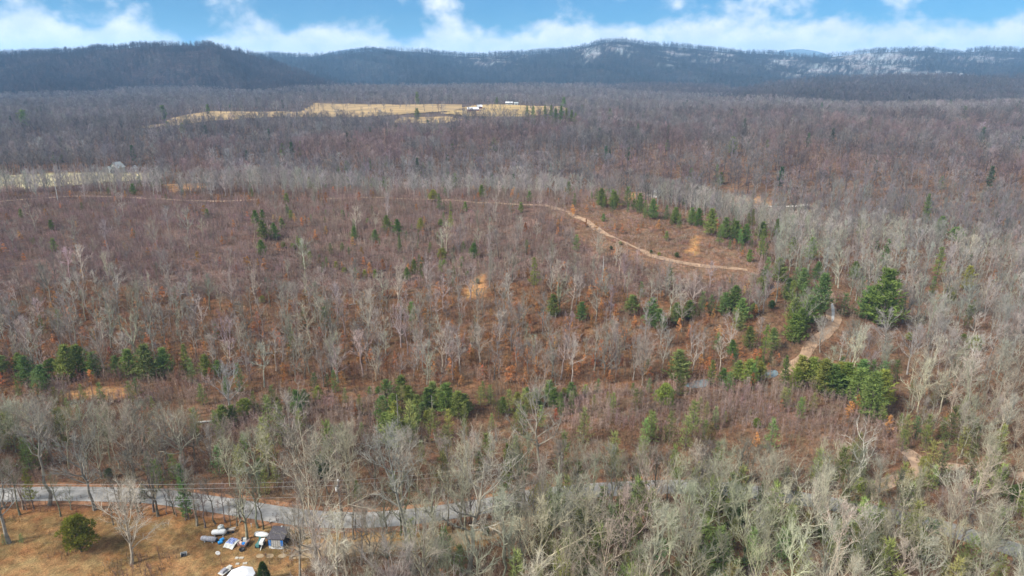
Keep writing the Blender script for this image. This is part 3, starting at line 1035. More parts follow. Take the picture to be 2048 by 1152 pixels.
def hidden_by_ground(x, y, z, top):
    """true where even the top of the plant stays behind a hill as seen from the drone (left out of the far woods)"""
    n = 24
    t = np.linspace(.25, .97, n)[None, :]
    gx = x[:, None] * t; gy = y[:, None] * t
    rz = H + (z + top - H)[:, None] * t
    return ((zg(gx, gy) - rz) > 1.0).any(1)

# ------------------------------------------------------------------ evergreens, one by one: (px, py of the foot, height in px, kind[, own label])
# kinds: p full pine, s slim pine, t tall open pine, r round-headed pine, c cedar, l loose understorey evergreen; upper case = yellower
EV = [
    # row along the hill foot at left
    (5, 757, 46, 'r'), (41, 747, 30, 'p'), (57, 770, 42, 'p'), (87, 777, 34, 'p'), (106, 754, 38, 'r'), (137, 760, 52, 'p', 'broadest of the dark pines in the left row'), (160, 748, 44, 'p'),
    (192, 754, 38, 'p'), (236, 753, 32, 'p'), (262, 754, 42, 'p'), (296, 760, 54, 'p', 'tall dense pine in the middle of the left row'), (330, 754, 46, 'p'), (374, 748, 48, 's', 'tallest slim pine at the right end of the left row'), (414, 754, 36, 'P'), (439, 753, 26, 'p'),
    # clump in the valley, centre
    (740, 790, 14, 'p'), (757, 793, 24, 'r'), (772, 797, 32, 'p'), (803, 799, 40, 'p'), (820, 810, 32, 'p'), (786, 825, 32, 'p'), (765, 841, 40, 'p'), (836, 829, 34, 'p'), (845, 838, 28, 'p'),
    (793, 851, 40, 'P'), (772, 868, 36, 'p'), (827, 861, 40, 'p'), (787, 895, 54, 'P'), (806, 889, 38, 'P'), (856, 817, 36, 'p'), (866, 815, 42, 'p'), (892, 827, 50, 'p', 'broad dark pine right of the central clump'), (919, 834, 44, 'p'),
    (931, 827, 34, 'p'), (931, 875, 32, 'l'), (854, 847, 22, 'P'), (1005, 827, 28, 'p'), (1032, 801, 14, 'p'), (1053, 800, 22, 'p'), (1056, 823, 32, 'P'), (1073, 813, 30, 'p'), (1099, 806, 38, 'p'),
    (1106, 815, 34, 'p'), (1128, 795, 22, 'C'), (1143, 799, 30, 'p'), (1121, 831, 40, 's'), (1171, 788, 16, 'P'), (1195, 786, 24, 'l'), (1265, 790, 20, 'l'), (1036, 818, 28, 'P'),
    (1328, 811, 50, 'C', 'bright green bushy tree alone in the reddish thicket'), (724, 874, 24, 'L'),
    # valley at left, behind the road
    (275, 792, 28, 'l'), (407, 810, 34, 'l'), (492, 833, 40, 'C', 'yellow-green bushy cedar behind the big grey oak at left'), (434, 861, 32, 'l'), (448, 853, 34, 'p'), (465, 848, 30, 'p'), (533, 812, 18, 'p'), (557, 820, 22, 'P'),
    (598, 831, 42, 'p', 'bright pine beside the reddish thicket, left of centre'), (612, 812, 28, 'p'), (636, 799, 22, 'P'), (62, 940, 46, 'L'), (88, 934, 34, 'l'), (219, 956, 20, 'c'), (300, 948, 34, 'l'), (318, 980, 46, 'l'), (350, 960, 40, 'l'), (440, 950, 46, 'l'), (478, 942, 40, 'L'), (520, 962, 36, 'l'),
    (375, 1037, 92, 's', 'narrow dark green pine standing before the road, left'), (643, 958, 50, 'c', 'dark round evergreen behind the road, left of centre'), (68, 1018, 66, 'T', 'flat-topped light green pine before the road at far left'), (290, 1002, 26, 'l', 'dark low evergreen bush at the road edge'),
    (163, 1104, 90, 'C', 'big rounded olive-green cedar in the straw yard'), (10, 1090, 15, 'L'), (44, 1086, 13, 'L'), (529, 1166, 30, 'k', 'small dense dark green conical cedar at the bottom of the yard'),
    # middle of the road
    (1015, 982, 86, 's', 'tall dark vine-covered evergreen column behind the road bend'), (1003, 1026, 56, 'l'), (1034, 1036, 48, 'l'), (1083, 1028, 78, 'C', 'broad olive-green cedar right of the road bend'), (822, 1102, 50, 'L'), (890, 1128, 56, 'l', 'dark green evergreen on the grass strip below the road'), (920, 1150, 44, 'L'), (972, 1070, 20, 'c'),
    (1190, 1090, 66, 'l'), (1222, 1088, 70, 'l'), (1275, 1156, 60, 'l'), (1318, 1158, 66, 'l'), (1150, 1146, 48, 'L'), (1408, 963, 46, 'C'), (1351, 957, 26, 'C'), (1512, 856, 22, 'C', 'small yellow-green bush at the edge of the reddish thicket'), (1450, 845, 18, 'L'), (1400, 818, 20, 'L'),
    (1433, 1160, 84, 'p', 'dark green pine at the bottom edge, right of centre'), (1725, 1040, 56, 'L'), (1745, 1090, 70, 'l', 'dark green evergreen below the path bend at lower right'), (1690, 1116, 56, 'L'), (1470, 1060, 60, 'l'), (1500, 1100, 64, 'L'), (1560, 1130, 60, 'l'), (1380, 1040, 50, 'L'), (1350, 1100, 64, 'l'),
    (1600, 1160, 60, 'L'), (1850, 1120, 56, 'l'), (1930, 1150, 60, 'L'), (1990, 1090, 54, 'l'), (2030, 1010, 40, 'c'), (1570, 985, 40, 'L'), (1630, 960, 36, 'l'), (1520, 1020, 46, 'l'), (1300, 1050, 56, 'L'), (1250, 1010, 44, 'l'),
    (1720, 988, 34, 'C', 'mossy yellow-green cedar beside the white forked tree'), (1830, 878, 34, 'l'), (1803, 903, 34, 'l'), (1850, 938, 26, 'C'),
    # pine belt at the hill foot, right
    (1737, 842, 84, 'p', 'tallest dense pine at the right end of the green belt'), (1712, 806, 54, 'p'), (1760, 812, 56, 'P'), (1645, 790, 56, 'P'), (1665, 795, 52, 'p'), (1567, 775, 52, 's', 'narrow dark pine beside the small pool'), (1601, 768, 46, 'P'), (1620, 770, 44, 'P'), (1690, 790, 50, 'P'), (1590, 778, 36, 'P'),
    (1642, 768, 40, 'P'), (1676, 773, 38, 'P'), (1717, 781, 48, 'p'), (1765, 773, 40, 'l'), (1358, 762, 52, 'p', 'dark pine left of the bit of creek'), (1362, 724, 22, 's'), (1421, 772, 44, 's'), (1445, 771, 28, 'p'), (1474, 760, 32, 'p'), (1495, 768, 40, 'P'), (1520, 760, 30, 'P'),
    (1526, 724, 70, 'T', 'tall bright green open pine left of the dirt track'), (1498, 698, 32, 'p'), (1433, 703, 28, 'l'), (1464, 713, 24, 'p'), (1470, 735, 24, 'l'), (1545, 700, 36, 'p'),
    # right flank of the hill
    (1558, 565, 40, 'p'), (1524, 578, 26, 'C'), (1604, 581, 32, 'p'), (1638, 624, 70, 'p', 'dark pine right against the dirt track'), (1580, 624, 60, 'T'), (1587, 651, 46, 'p'), (1615, 645, 44, 'p'), (1587, 685, 46, 'p'), (1600, 665, 40, 'p'), (1575, 600, 36, 'p'),
    (1466, 623, 44, 'p'), (1481, 643, 38, 'p'), (1447, 631, 34, 'p'), (1402, 628, 34, 'l'), (1420, 630, 30, 'l'), (1508, 628, 22, 'C'), (1478, 662, 28, 'p'), (1543, 618, 18, 'c'), (1351, 648, 36, 'p'), (1377, 638, 28, 'p'),
    (1302, 653, 48, 'p', 'darkest full pine in the group on the lower hill'), (1319, 660, 32, 'p'), (1261, 629, 30, 'p'), (1282, 595, 24, 'l'), (1106, 633, 34, 'p'), (1117, 602, 24, 's'), (1162, 643, 30, 'p'), (1068, 588, 74, 'T', 'tall narrow yellow-green pine alone in mid hillside'),
    # tall pines right of the hill
    (1503, 460, 36, 't'), (1520, 525, 64, 't', 'tall dark pine standing at the right end of the hill crest'), (1522, 482, 28, 'p'), (1550, 486, 40, 's'), (1498, 524, 18, 'p'), (1584, 504, 22, 'p'), (1621, 518, 30, 'p'), (1598, 484, 16, 'c'), (1768, 536, 46, 's'), (1751, 505, 16, 'p'),
    (1714, 472, 16, 't'), (1707, 557, 24, 'P'), (1765, 655, 102, 'p', 'largest pine, broad and dark, right of the dirt track'), (1732, 638, 52, 'p'), (1871, 566, 56, 'T'), (1861, 603, 40, 't'), (1933, 580, 36, 'P'), (1895, 606, 30, 'C'), (1849, 448, 46, 's'), (1908, 496, 44, 'r'),
    (1878, 475, 28, 'p'), (1926, 685, 16, 'C'), (1946, 702, 28, 'C'), (1817, 681, 16, 'C'), (1800, 625, 20, 'l'), (1686, 632, 32, 'l'), (1632, 560, 26, 'p'),
    # along the hill crest
    (1203, 414, 28, 'p'), (1229, 417, 26, 'p'), (1254, 413, 30, 'l'), (1278, 424, 28, 'p'), (1306, 438, 30, 'p'), (1290, 432, 24, 'l'), (1350, 447, 24, 'p'), (1382, 450, 26, 'p'), (1396, 454, 28, 'p'), (1420, 470, 44, 'p'), (1450, 477, 36, 'p'), (1471, 482, 30, 'p'), (1490, 486, 28, 'p'),
    (1332, 440, 22, 'l'), (1357, 408, 22, 'l'), (1435, 418, 20, 'p'), (1333, 481, 14, 'p'), (1207, 443, 12, 'p'), (1222, 500, 9, 'c'), (1302, 508, 9, 'c'), (1353, 515, 11, 'c'), (1318, 512, 8, 'C'), (1240, 490, 8, 'C'),
    (1087, 391, 24, 'p'), (1059, 402, 15, 'p'), (964, 396, 20, 'p'), (912, 386, 34, 'l'), (1121, 380, 18, 'p'), (984, 370, 20, 'p'), (866, 402, 24, 'C'), (879, 428, 32, 't', 'dark open pine below the ridge track'), (931, 423, 15, 'p'), (1042, 425, 16, 'p'), (902, 463, 32, 'T'), (882, 453, 16, 'C'),
    (774, 463, 24, 'p'), (796, 470, 24, 'p'), (841, 462, 20, 'P'), (709, 480, 20, 'p'), (750, 485, 20, 'p'), (800, 506, 28, 's'), (885, 520, 26, 'C'), (889, 532, 14, 'C'), (829, 548, 22, 'p'), (815, 561, 20, 'p'), (750, 558, 14, 'p'), (730, 558, 14, 'P'), (923, 524, 11, 'C'),
    (935, 553, 12, 'C'), (955, 568, 12, 'C'), (947, 517, 24, 'p'), (1152, 503, 26, 'l'), (1053, 506, 20, 'l'), (689, 546, 12, 'C'), (736, 447, 11, 'C'), (574, 407, 15, 'p'), (415, 436, 13, 'p'), (513, 451, 22, 'p'), (526, 441, 16, 'p'), (528, 479, 28, 'p'), (550, 479, 24, 'p'),
    (564, 458, 16, 'p'), (583, 441, 15, 'p'), (525, 513, 24, 'p'), (567, 496, 13, 'C'), (586, 499, 13, 'C'), (600, 497, 15, 'P'), (685, 503, 13, 'p'), (673, 540, 13, 'P'), (525, 606, 15, 'C'), (104, 460, 13, 'p'), (109, 503, 17, 'p'), (43, 436, 11, 'p'), (620, 518, 12, 'P'),
    # beyond the crest
    (620, 379, 20, 'p'), (648, 383, 22, 'p'), (684, 383, 20, 'p'), (696, 375, 18, 'p'), (309, 381, 18, 'p'), (323, 375, 13, 'p'), (267, 389, 17, 'p'), (279, 376, 18, 'l'), (113, 326, 16, 'p'), (92, 321, 12, 'p'), (126, 324, 12, 'p'), (366, 266, 15, 'p'), (337, 266, 17, 'p'), (318, 276, 12, 'p'),
    (328, 239, 16, 'p'), (417, 228, 11, 'p'), (602, 311, 24, 's'), (567, 311, 20, 'p'), (526, 307, 16, 'p'), (543, 283, 12, 'p'), (557, 340, 14, 'p'), (677, 347, 14, 'p'), (51, 253, 17, 'p'), (39, 249, 12, 'p'), (829, 381, 15, 'p'), (769, 376, 20, 'p'), (747, 377, 18, 'p'),
    (695, 345, 20, 'p'), (741, 341, 22, 's'), (776, 335, 20, 'p'), (847, 355, 26, 'l'), (861, 348, 22, 'p'), (895, 355, 15, 'p'), (989, 304, 24, 'p'), (882, 273, 11, 'p'), (834, 239, 14, 'p'),
    (1055, 246, 22, 's'), (1066, 250, 24, 's'), (1090, 248, 24, 's'), (1102, 252, 26, 's'), (1112, 254, 24, 's'), (1122, 255, 28, 's'), (1132, 257, 26, 's'), (1142, 258, 24, 's'), (1150, 260, 22, 's'),
    (994, 209, 9, 'p'), (1128, 215, 13, 'p'), (835, 209, 15, 's'), (1164, 229, 12, 'p'), (1220, 239, 14, 'p'), (1335, 301, 18, 'p'), (1464, 307, 27, 'p'), (1495, 297, 15, 'p'), (1534, 295, 13, 'p'), (1432, 358, 25, 's'), (1440, 368, 20, 'p'), (1380, 365, 24, 'l'), (1401, 355, 18, 'l'),
    (1586, 249, 11, 'p'), (1656, 229, 11, 'p'), (1927, 235, 12, 'p'), (1880, 379, 20, 'l'),
]
KIND = {'p': ['pine0', 'pine1', 'pine2'], 's': ['slim0', 'slim1'], 't': ['tall0', 'tall1'], 'r': ['round0', 'round1'], 'c': ['cedar0', 'cedar1'], 'k': ['cone0', 'cone1'], 'l': ['loose0', 'loose1']}


def ev_place(px, py, h, kind):
    """what the evergreen stands among, for its label and group"""
    low = kind.lower() in 'clk'
    n = 'evergreen_bush' if low and py > 600 else 'pine_tree'
    w = 'bushy evergreen' if n == 'evergreen_bush' else ('yellow-green pine' if kind.isupper() else 'green pine')
    if py < 262:
        a = ('in the dark stand below the golden field' if 1040 < px < 1160 and py > 240 else 'dotting the woods around the far fields')
    elif py < 322:
        a = 'scattered in the far purple-grey woods'
    elif py < 392 and px < 1170:
        a = 'behind the hill crest, left of the valley'
    elif py < 392:
        a = 'in the grey woods behind the crest pines'
    elif 700 < py < 785 and px < 450:
        a = 'in the row along the left hill foot'
    elif py > 1010 and px < 640:
        a = 'in or beside the straw yard'
    elif py > 1000 and px < 1130:
        a = 'by the road bend and grass strip'
    elif py > 940 and px >= 1130:
        a = 'under the bare trees at lower right'
    elif py > 890 and px < 1130:
        a = 'just behind the road'
    elif 730 < py < 850 and px > 1340:
        a = 'in the green belt at the right hill foot'
    elif 785 <= py <= 900 and 700 < px < 960:
        a = 'in the clump in the central valley'
    elif 780 <= py <= 900 and px >= 960:
        a = 'in the line right of the central clump'
    elif 780 <= py:
        a = 'among bare trees in the left valley'
    elif px > 1660:
        a = 'among the pale trees of the right valley'
    elif 1180 < px and py < 530:
        a = 'in the line down the right hill crest'
    elif px > 1380:
        a = 'on the right flank of the hill'
    elif px > 1000:
        a = 'on the middle hillside'
    elif px > 640:
        a = 'dotting the reddish hillside below the ridge track'
    else:
        a = 'dotting the reddish hillside at left'
    return n, '%s %s' % (w, a), '%ss %s' % (w if not w.endswith('h') else w + 'e', a)


EVP = []
rr_ = random.Random(5)
for e in EV:
    px, py, hp, kind = e[:4]
    g = ground_at(px, py)
    dist = math.sqrt(g[0] ** 2 + g[1] ** 2 + (H - g[2]) ** 2)
    depr = math.asin(min(1, (H - g[2]) / dist))
    hm = hp * dist / FPX / max(math.cos(depr), .6) * (1.5 if py < 262 else 1.28 if 395 < py < 720 and hp < 36 else 1.12 if hp < 60 else 1.0)
    if kind.lower() in 'cr': hm *= (.74 if hp < 80 else .66)
    small = hp < 19
    key = rr_.choice(KIND[kind.lower()])
    if small and kind.lower() in 'psr':
        key = rr_.choice(['tiny0', 'tiny1'])
    pr = PROTO[key]
    name, lab, grp = ev_place(px, py, hp, kind)
    own = len(e) > 4
    if own:
        lab, grp = e[4], None
    yel = kind.isupper()
    base = (0.180, 0.205, 0.048) if yel else (0.128, 0.176, 0.050)
    if kind in 'ck': base = (0.072, 0.100, 0.032)
    if kind in 'lL': base = (0.185, 0.215, 0.075) if yel else (0.120, 0.170, 0.058)
    if kind == 'C' and py > 1000: base = (0.205, 0.190, 0.034)
    bb = rr_.uniform(.9, 1.4)
    tint = [base[0] * bb * rr_.uniform(.85, 1.2), base[1] * bb, base[2] * bb * rr_.uniform(.8, 1.2)]
    s = hm / pr['h']
    if small:
        o = bpy.data.objects.new(name, pr['J']); COL.objects.link(o)
        tag(o, lab, 'bush' if 'bush' in name else 'tree', grp); o['tint'] = tint
        o.location = g; o.rotation_euler = (0, 0, rr_.uniform(0, 6.28))
    else:
        o = thing(name, lab, 'bush' if 'bush' in name else 'tree', g, rr_.uniform(0, 6.28), grp)
        for nm, me in (('trunk', pr['T']), ('crown', pr['C'])):
            c = bpy.data.objects.new(nm, me); COL.objects.link(c); c.parent = o; c['tint'] = tint
    wd = rr_.uniform(.9, 1.12) * ({'p': 1.32, 's': 1.1, 'l': 1.2}.get(kind.lower(), 1.0)) * (1.12 if py > 600 and kind in 'pP' else 1.0) * (.82 if hp > 60 else 1.0)
    o.scale = (s * wd, s * wd, s)
    EVP.append((g[0], g[1], pr['h'] * s * .25))
EVA = np.array(EVP)


# ------------------------------------------------------------------ bare trees
def near_ev(x, y, k=1.0):
    r = np.zeros(len(x), bool)
    for ex, ey, er in EVA:
        if ey < 420:
            r |= (x - ex) ** 2 + (y - ey) ** 2 < (er * k) ** 2
    return r


X, Yy, Z, PX, PY = jitter_grid(78, 470, 4.9, 6.6)
n = len(X)
red = np.zeros(n, bool)
for p in REDS:
    red |= inpoly(PX, PY, p)
yard = inpoly(PX, PY, YARD); strip = inpoly(PX, PY, STRIP)
thick = inpoly(PX, PY, THICKET); lower = inpoly(PX, PY, LOWER); clr = inpoly(PX, PY, CLEARING)
openp = np.zeros(n, bool)
for p in OPENS + [LAWN]:
    openp |= inpoly(PX, PY, p)
prob = np.where(PY > 785, .95, .84)
prob[(PY > 940) & (PX > 1080)] = .78
prob[lower] = .80
g1 = np.exp(-((PX - 245) / 95) ** 2 - ((PY - 590) / 75) ** 2) + np.exp(-((PX - 1120) / 170) ** 2 - ((PY - 520) / 45) ** 2) * .9 + np.exp(-((PX - 950) / 90) ** 2 - ((PY - 470) / 30) ** 2) * .5
prob[thick] = (.07 + .5 * g1 + .12 * (fbm(X / 30, Yy / 30, 77) > .6))[thick]
prob[clr] = .012
prob[red] = .07
prob[strip] = .10
prob[(PY > 395) & (PY < 440) & (PX < 900)] = .04
prob[yard] = 0
behind = (PY < 400) & (Yy < 480)
prob[behind] = .6
edge = (PY > 1005) & (PY < 1062) & (PX < 1000) & ~yard
prob[edge] = .95
def before_ev(x, y):
    # young pines suppress the hardwoods on their open, downhill side
    r = np.zeros(len(x), bool)
    for ex, ey, er in EVA:
        if 150 < ey < 420:
            xr = ex * y / ey
            r |= (y < ey) & (y > ey - 20) & (np.abs(x - xr) < er * 1.1 + 1.2)
    return r


ok = ~(before_ev(X, Yy) & (RNG.random(n) < .85)) & (RNG.random(n) < prob) & clear_of_paths(X, Yy, 1.6) & (path_dist(X, Yy + 3.5, 'creek_track') > 6.5) & (path_dist(X, Yy + 5, 'forest_path') > 7.5) & ~near_ev(X, Yy, 1.0) & ~openp
X, Yy, Z, PX, PY = X[ok], Yy[ok], Z[ok], PX[ok], PY[ok]
thick, lower, clr, red, strip, edge = thick[ok], lower[ok], clr[ok], red[ok], strip[ok], edge[ok]
# thin row of young trees along the near edge of the road
Pr = PATHW['road'][0]
Tn = np.gradient(Pr, axis=0); Tn /= np.linalg.norm(Tn, axis=1)[:, None]
row = []
for i_ in range(0, len(Pr)):
    for _ in range(2):
        if RNG.random() < .85:
            o_ = -(4.6 + abs(RNG.normal(0, 1.5)))
            row.append(Pr[i_] + np.array([-Tn[i_, 1], Tn[i_, 0]]) * o_ + RNG.normal(0, .7, 2))
row = np.array(row)
rz_ = zg(row[:, 0], row[:, 1]); rpx, rpy = project(row[:, 0], row[:, 1], rz_)
kk = (rpx > -60) & (rpx < 2120) & ((rpx < 1000) | (RNG.random(len(row)) < .8))
row, rz_, rpx, rpy = row[kk], rz_[kk], rpx[kk], rpy[kk]
nr = len(row)
X, Yy, Z, PX, PY = np.append(X, row[:, 0]), np.append(Yy, row[:, 1]), np.append(Z, rz_), np.append(PX, rpx), np.append(PY, rpy)
thick, lower, clr, red, strip = [np.append(a, np.zeros(nr, bool)) for a in (thick, lower, clr, red, strip)]
edge = np.append(np.zeros(len(edge), bool), np.ones(nr, bool))
n = len(X)
keys = np.empty(n, object)
hgt = np.zeros(n)
tint = np.zeros((n, 3))
NEAR = ['oak0', 'oak1', 'oak2', 'oak3', 'poplar0', 'poplar1', 'poplar2', 'poplar3', 'maple0', 'maple1', 'maple2', 'snag0', 'snag1']
WN = np.array([1.2] * 4 + [1.0] * 4 + [1.1] * 3 + [.35] * 2); WN /= WN.sum()
HILL = ['hill0', 'hill1', 'hill2', 'hill3', 'hill4']
ch = RNG.choice(len(NEAR), n, p=WN); ch2 = RNG.integers(0, 5, n)
for i in range(n):
    if thick[i] or lower[i] or red[i] or Yy[i] > 240:
        keys[i] = HILL[ch2[i]]
        hgt[i] = RNG.uniform(7.5, 14.5) if lower[i] else (RNG.uniform(7, 13) if thick[i] else (RNG.uniform(6, 9) if red[i] else RNG.uniform(10, 15)))
    else:
        keys[i] = NEAR[ch[i]]
        hgt[i] = RNG.uniform(9, 19) * (1.1 if keys[i][0] == 'p' else 1.0)
        if PX[i] > 1700: hgt[i] *= .78
        if edge[i]:
            keys[i] = ('poplar%d' % (ch[i] % 4)) if ch[i] % 3 else HILL[ch2[i]]
            hgt[i] = RNG.uniform(5.5, 15) if PX[i] < 1000 else RNG.uniform(8, 17)
LIMX = [-300, 420, 520, 1080, 1180, 1700, 1800, 1850, 2400]
LIMY = [792, 800, 846, 862, 880, 880, 780, 0, 0]
keep = np.ones(n, bool)
_, ty0 = project(X, Yy, Z + hgt)
mm = (PY > 775) & ~lower & ~thick
lim_ = np.interp(PX, LIMX, LIMY) + RNG.uniform(-6, 26, n)
f_ = np.where(mm, np.clip((PY - lim_) / np.maximum(PY - ty0, 1), 0, 1), 1.0)
keep &= ~(mm & (f_ < .42) & ~red)
hgt *= np.maximum(f_, .42)
X, Yy, Z, PX, PY, thick, lower, clr, red, strip, edge, keys, hgt = [a[keep] for a in (X, Yy, Z, PX, PY, thick, lower, clr, red, strip, edge, keys, hgt)]
n = len(X); tint = np.zeros((n, 3))
tv = vary((0.315, 0.28, 0.218), n, .24, .04)
tl_ = vary((0.305, 0.262, 0.226), n, .26, .045)
tr_ = vary((0.298, 0.27, 0.238), n, .22, .04)
tint[:] = tv
tint[lower | thick] = tl_[lower | thick]
mright = (PY < 760) & ~(lower | thick)
tint[mright] = tr_[mright]
mb_ = (PY < 400)
tint[mb_] = vary((0.315, 0.28, 0.262), n, .2, .03)[mb_]
tint[edge] = vary((.21, .18, .145), n, .25, .05)[edge]
mv = (PX > 1000) & (PY < 368 + (PX - 1000) * .14)
tint[mv] = vary((0.20, 0.176, 0.170), n, .25, .04)[mv]
lich = RNG.random(n) < .3
tint[lich] *= np.array([.92, 1.0, .90])
pale = RNG.random(n) < .07
tint[pale] *= 1.22
rot = RNG.uniform(0, 6.283, n)
dist = np.sqrt(X ** 2 + Yy ** 2 + (H - Z) ** 2)
show = hgt / dist
tpx, tpy = project(X, Yy, Z + hgt)
vis = (PX > -20) & (PX < 2068) & (tpy < 1120) & (tpy > 0)
rank = np.argsort(-np.where(vis, show, 0))

# the few bare trees that stand out: (px, py foot, height px, kind, tint, label)
STAND = [
    (938, 1150, 205, 'oak3', (.29, .265, .215), 'tallest pale grey tree before the road, arms spread wide'),
    (828, 1145, 230, 'poplar1', (.27, .26, .22), 'tall grey tree on the grass strip with dark straight trunk'),
    (1715, 985, 112, 'snag1', (.46, .44, .38), 'white-barked forked tree beside the lower right path'),
    (264, 1128, 112, 'maple0', (.40, .35, .28), 'wide bushy bare tree spreading over the yard beside the cedar'),
    (18, 1086, 120, 'snag1', (.27, .26, .23), 'leaning grey tree at the left edge of the yard'),
    (640, 1140, 190, 'maple1', (.32, .28, .21), 'pale many-stemmed bare tree just right of the shed'),
    (600, 1160, 120, 'oak2', (.33, .30, .24), 'bare tree reaching branches over the shed'),
    (460, 842, 96, 'oak0', (.33, .31, .29), 'big round-headed grey tree behind dark green bushes at left'),
    (1078, 950, 150, 'oak1', (.31, .28, .23), 'broad bare oak with dark trunk behind the road bend'),
    (590, 930, 118, 'maple2', (.32, .28, .24), 'fan-shaped pale grey tree behind the road, left of centre'),
    (1440, 745, 62, 'hill1', (.44, .38, .31), 'pale slender tree at the hill foot left of the bright pine'),
    (1385, 742, 66, 'hill0', (.40, .35, .30), 'pale spreading tree at the hill foot by the dark pine'),
    (885, 745, 75, 'hill3', (.42, .36, .29), 'pale tall tree low on the hillside at centre'),
    (100, 1010, 150, 'poplar2', (.26, .24, .20), 'tall grey tree beside the flat-topped pine at far left'),
    (190, 1020, 120, 'oak3', (.23, .22, .19), 'dark trunked oak before the road at left'),
    (1640, 705, 60, 'maple1', (.33, .30, .26), 'rounded grey tree at the foot of the dirt track'),
]
bpy_tree = []


def put_bare(key, loc, rz, s, tint, label, group=None, wd=1.0):
    o = thing('bare_tree', label, 'tree', loc, rz, group)
    pr = PROTO[key]
    for nm, me in (('trunk', pr['T']), ('crown', pr['C'])):
        c = bpy.data.objects.new(nm, me); COL.objects.link(c); c.parent = o; c['tint'] = [float(t) for t in tint]
    o.scale = (s * wd, s * wd, s)
    o.rotation_euler = (rr_.gauss(0, .045), rr_.gauss(0, .045), rz)


SX = []
for (px, py, hp, key, tn, lab) in STAND:
    g = ground_at(px, py)
    d = math.sqrt(g[0] ** 2 + g[1] ** 2 + (H - g[2]) ** 2)
    hm = hp * d / FPX / math.cos(math.asin((H - g[2]) / d))
    put_bare(key, g, rr_.uniform(0, 6.28), hm / PROTO[key]['h'], tn, lab, None, 1.35 if 'over the yard' in lab else 1.0)
    SX.append((g[0], g[1]))

NSOLO = 276
solo = set()
for i in rank:
    if len(solo) >= NSOLO: break
    if any((X[i] - a) ** 2 + (Yy[i] - b) ** 2 < 16 for a, b in SX): continue
    solo.add(int(i))
for i in solo:
    px, py, k = PX[i], PY[i], keys[i]
    shape = {'o': 'broad bare', 'p': 'slim tall bare', 'm': 'many-branched bare', 's': 'heavy-limbed bare', 'h': 'light bare'}[k[0]]
    if py > 1160: a = 'rising from the bottom edge ' + ('at left' if px < 640 else 'at centre' if px < 1250 else 'at lower right')
    elif edge[i] and px < 640: a = 'in the strip between yard and road'
    elif py > 1005 and px < 1100: a = 'between the road and the bottom edge at centre'
    elif py > 985 and px >= 1100: a = 'on the wooded ground at lower right'
    elif px < 420: a = 'behind the road at left'
    elif px < 800: a = 'behind the road, left of centre'
    elif px < 1200: a = 'behind the road bend at centre'
    elif px < 1650: a = 'in the valley woods, right of centre'
    else: a = 'in the valley woods at far right'
    put_bare(k, (X[i], Yy[i], Z[i] - .05), rot[i], hgt[i] / PROTO[k]['h'], tint[i], '%s tree %s' % (shape, a), '%s trees %s' % (shape, a))

rest = np.array([i for i in range(n) if i not in solo])
near_sx = np.zeros(n, bool)
for a, b in SX: near_sx |= (X - a) ** 2 + (Yy - b) ** 2 < 16
rest = rest[~near_sx[rest]]
RK = NEAR + HILL + ['far0', 'far1', 'far2', 'far3', 'far4']
# far woods, to the foot of the mountains
FX, FY, FZ, FPx, FPy = jitter_grid(475, 2350, 7.2, 13.5, 1.0)
m = np.ones(len(FX), bool)
for p in FIELDS:
    m &= ~((inpoly(FPx, FPy, p) | inpoly(FPx, FPy - 8, p)) & (RNG.random(len(FX)) < .965))
for p in OPENS + [LAWN]: m &= ~inpoly(FPx, FPy, p)
m &= ~(inpoly(FPx, FPy - 9, LAWN) & (RNG.random(len(FX)) < .45))
m &= clear_of_paths(FX, FY, 3.0)
m &= RNG.random(len(FX)) < .93
m &= (FPx > -160) & (FPx < 2210)
m[m] &= ~hidden_by_ground(FX[m], FY[m], FZ[m], 16)
FX, FY, FZ, FPx, FPy = FX[m], FY[m], FZ[m], FPx[m], FPy[m]
nf = len(FX)
fk = RNG.integers(0, 5, nf) + len(NEAR) + len(HILL)
fh = RNG.uniform(10.5, 17, nf) * np.interp(FY, [475, 1300, 2350], [.95, 1.0, 1.15])
ft = vary((0.190, 0.170, 0.166), nf, .28, .04)
ft[(FPx > 900) & (FPy > 235)] *= .86
patchy = fbm(FX / 60, FY / 45, 51)
patchy = .6 * patchy + .4 * fbm(FX / 150, FY / 70, 57)
ft *= (0.45 + 1.1 * patchy)[:, None]
bc = (FPy > 335) & (FPx > 420) & (FPx < 1320)
ft[bc] *= np.array([1.22, 1.24, 1.26])
redp = inpoly(FPx, FPy, [(280, 300), (520, 310), (760, 270), (1100, 250), (1200, 262), (1000, 320), (700, 385), (380, 385)]) & (fbm(FX / 40, FY / 40, 52) > .47)
ft[redp] *= np.array([1.12, .91, .88])
rr2 = (FPx > 1200) & (FPy > 235) & (FPy < 380) & (fbm(FX / 35, FY / 35, 53) > .52)
ft[rr2] *= np.array([1.10, .93, .90])
lightp = (FPx > 1000) & (FPy > 368 + (FPx - 1000) * .14)
ft[lightp] = vary((0.30, 0.272, 0.248), nf, .2, .03)[lightp]
pl = RNG.random(nf) < .06
ft[pl] *= 1.35
gi_ = {k: i for i, k in enumerate(RK)}
si = np.array([gi_[keys[i]] for i in rest])
ss = np.array([hgt[i] / PROTO[keys[i]]['h'] for i in rest])
sc1 = np.stack([ss, ss, ss], 1)
fs = fh / 16.0
wf = RNG.uniform(.95, 1.35, nf)
sc2 = np.stack([fs * wf, fs * wf, fs], 1)
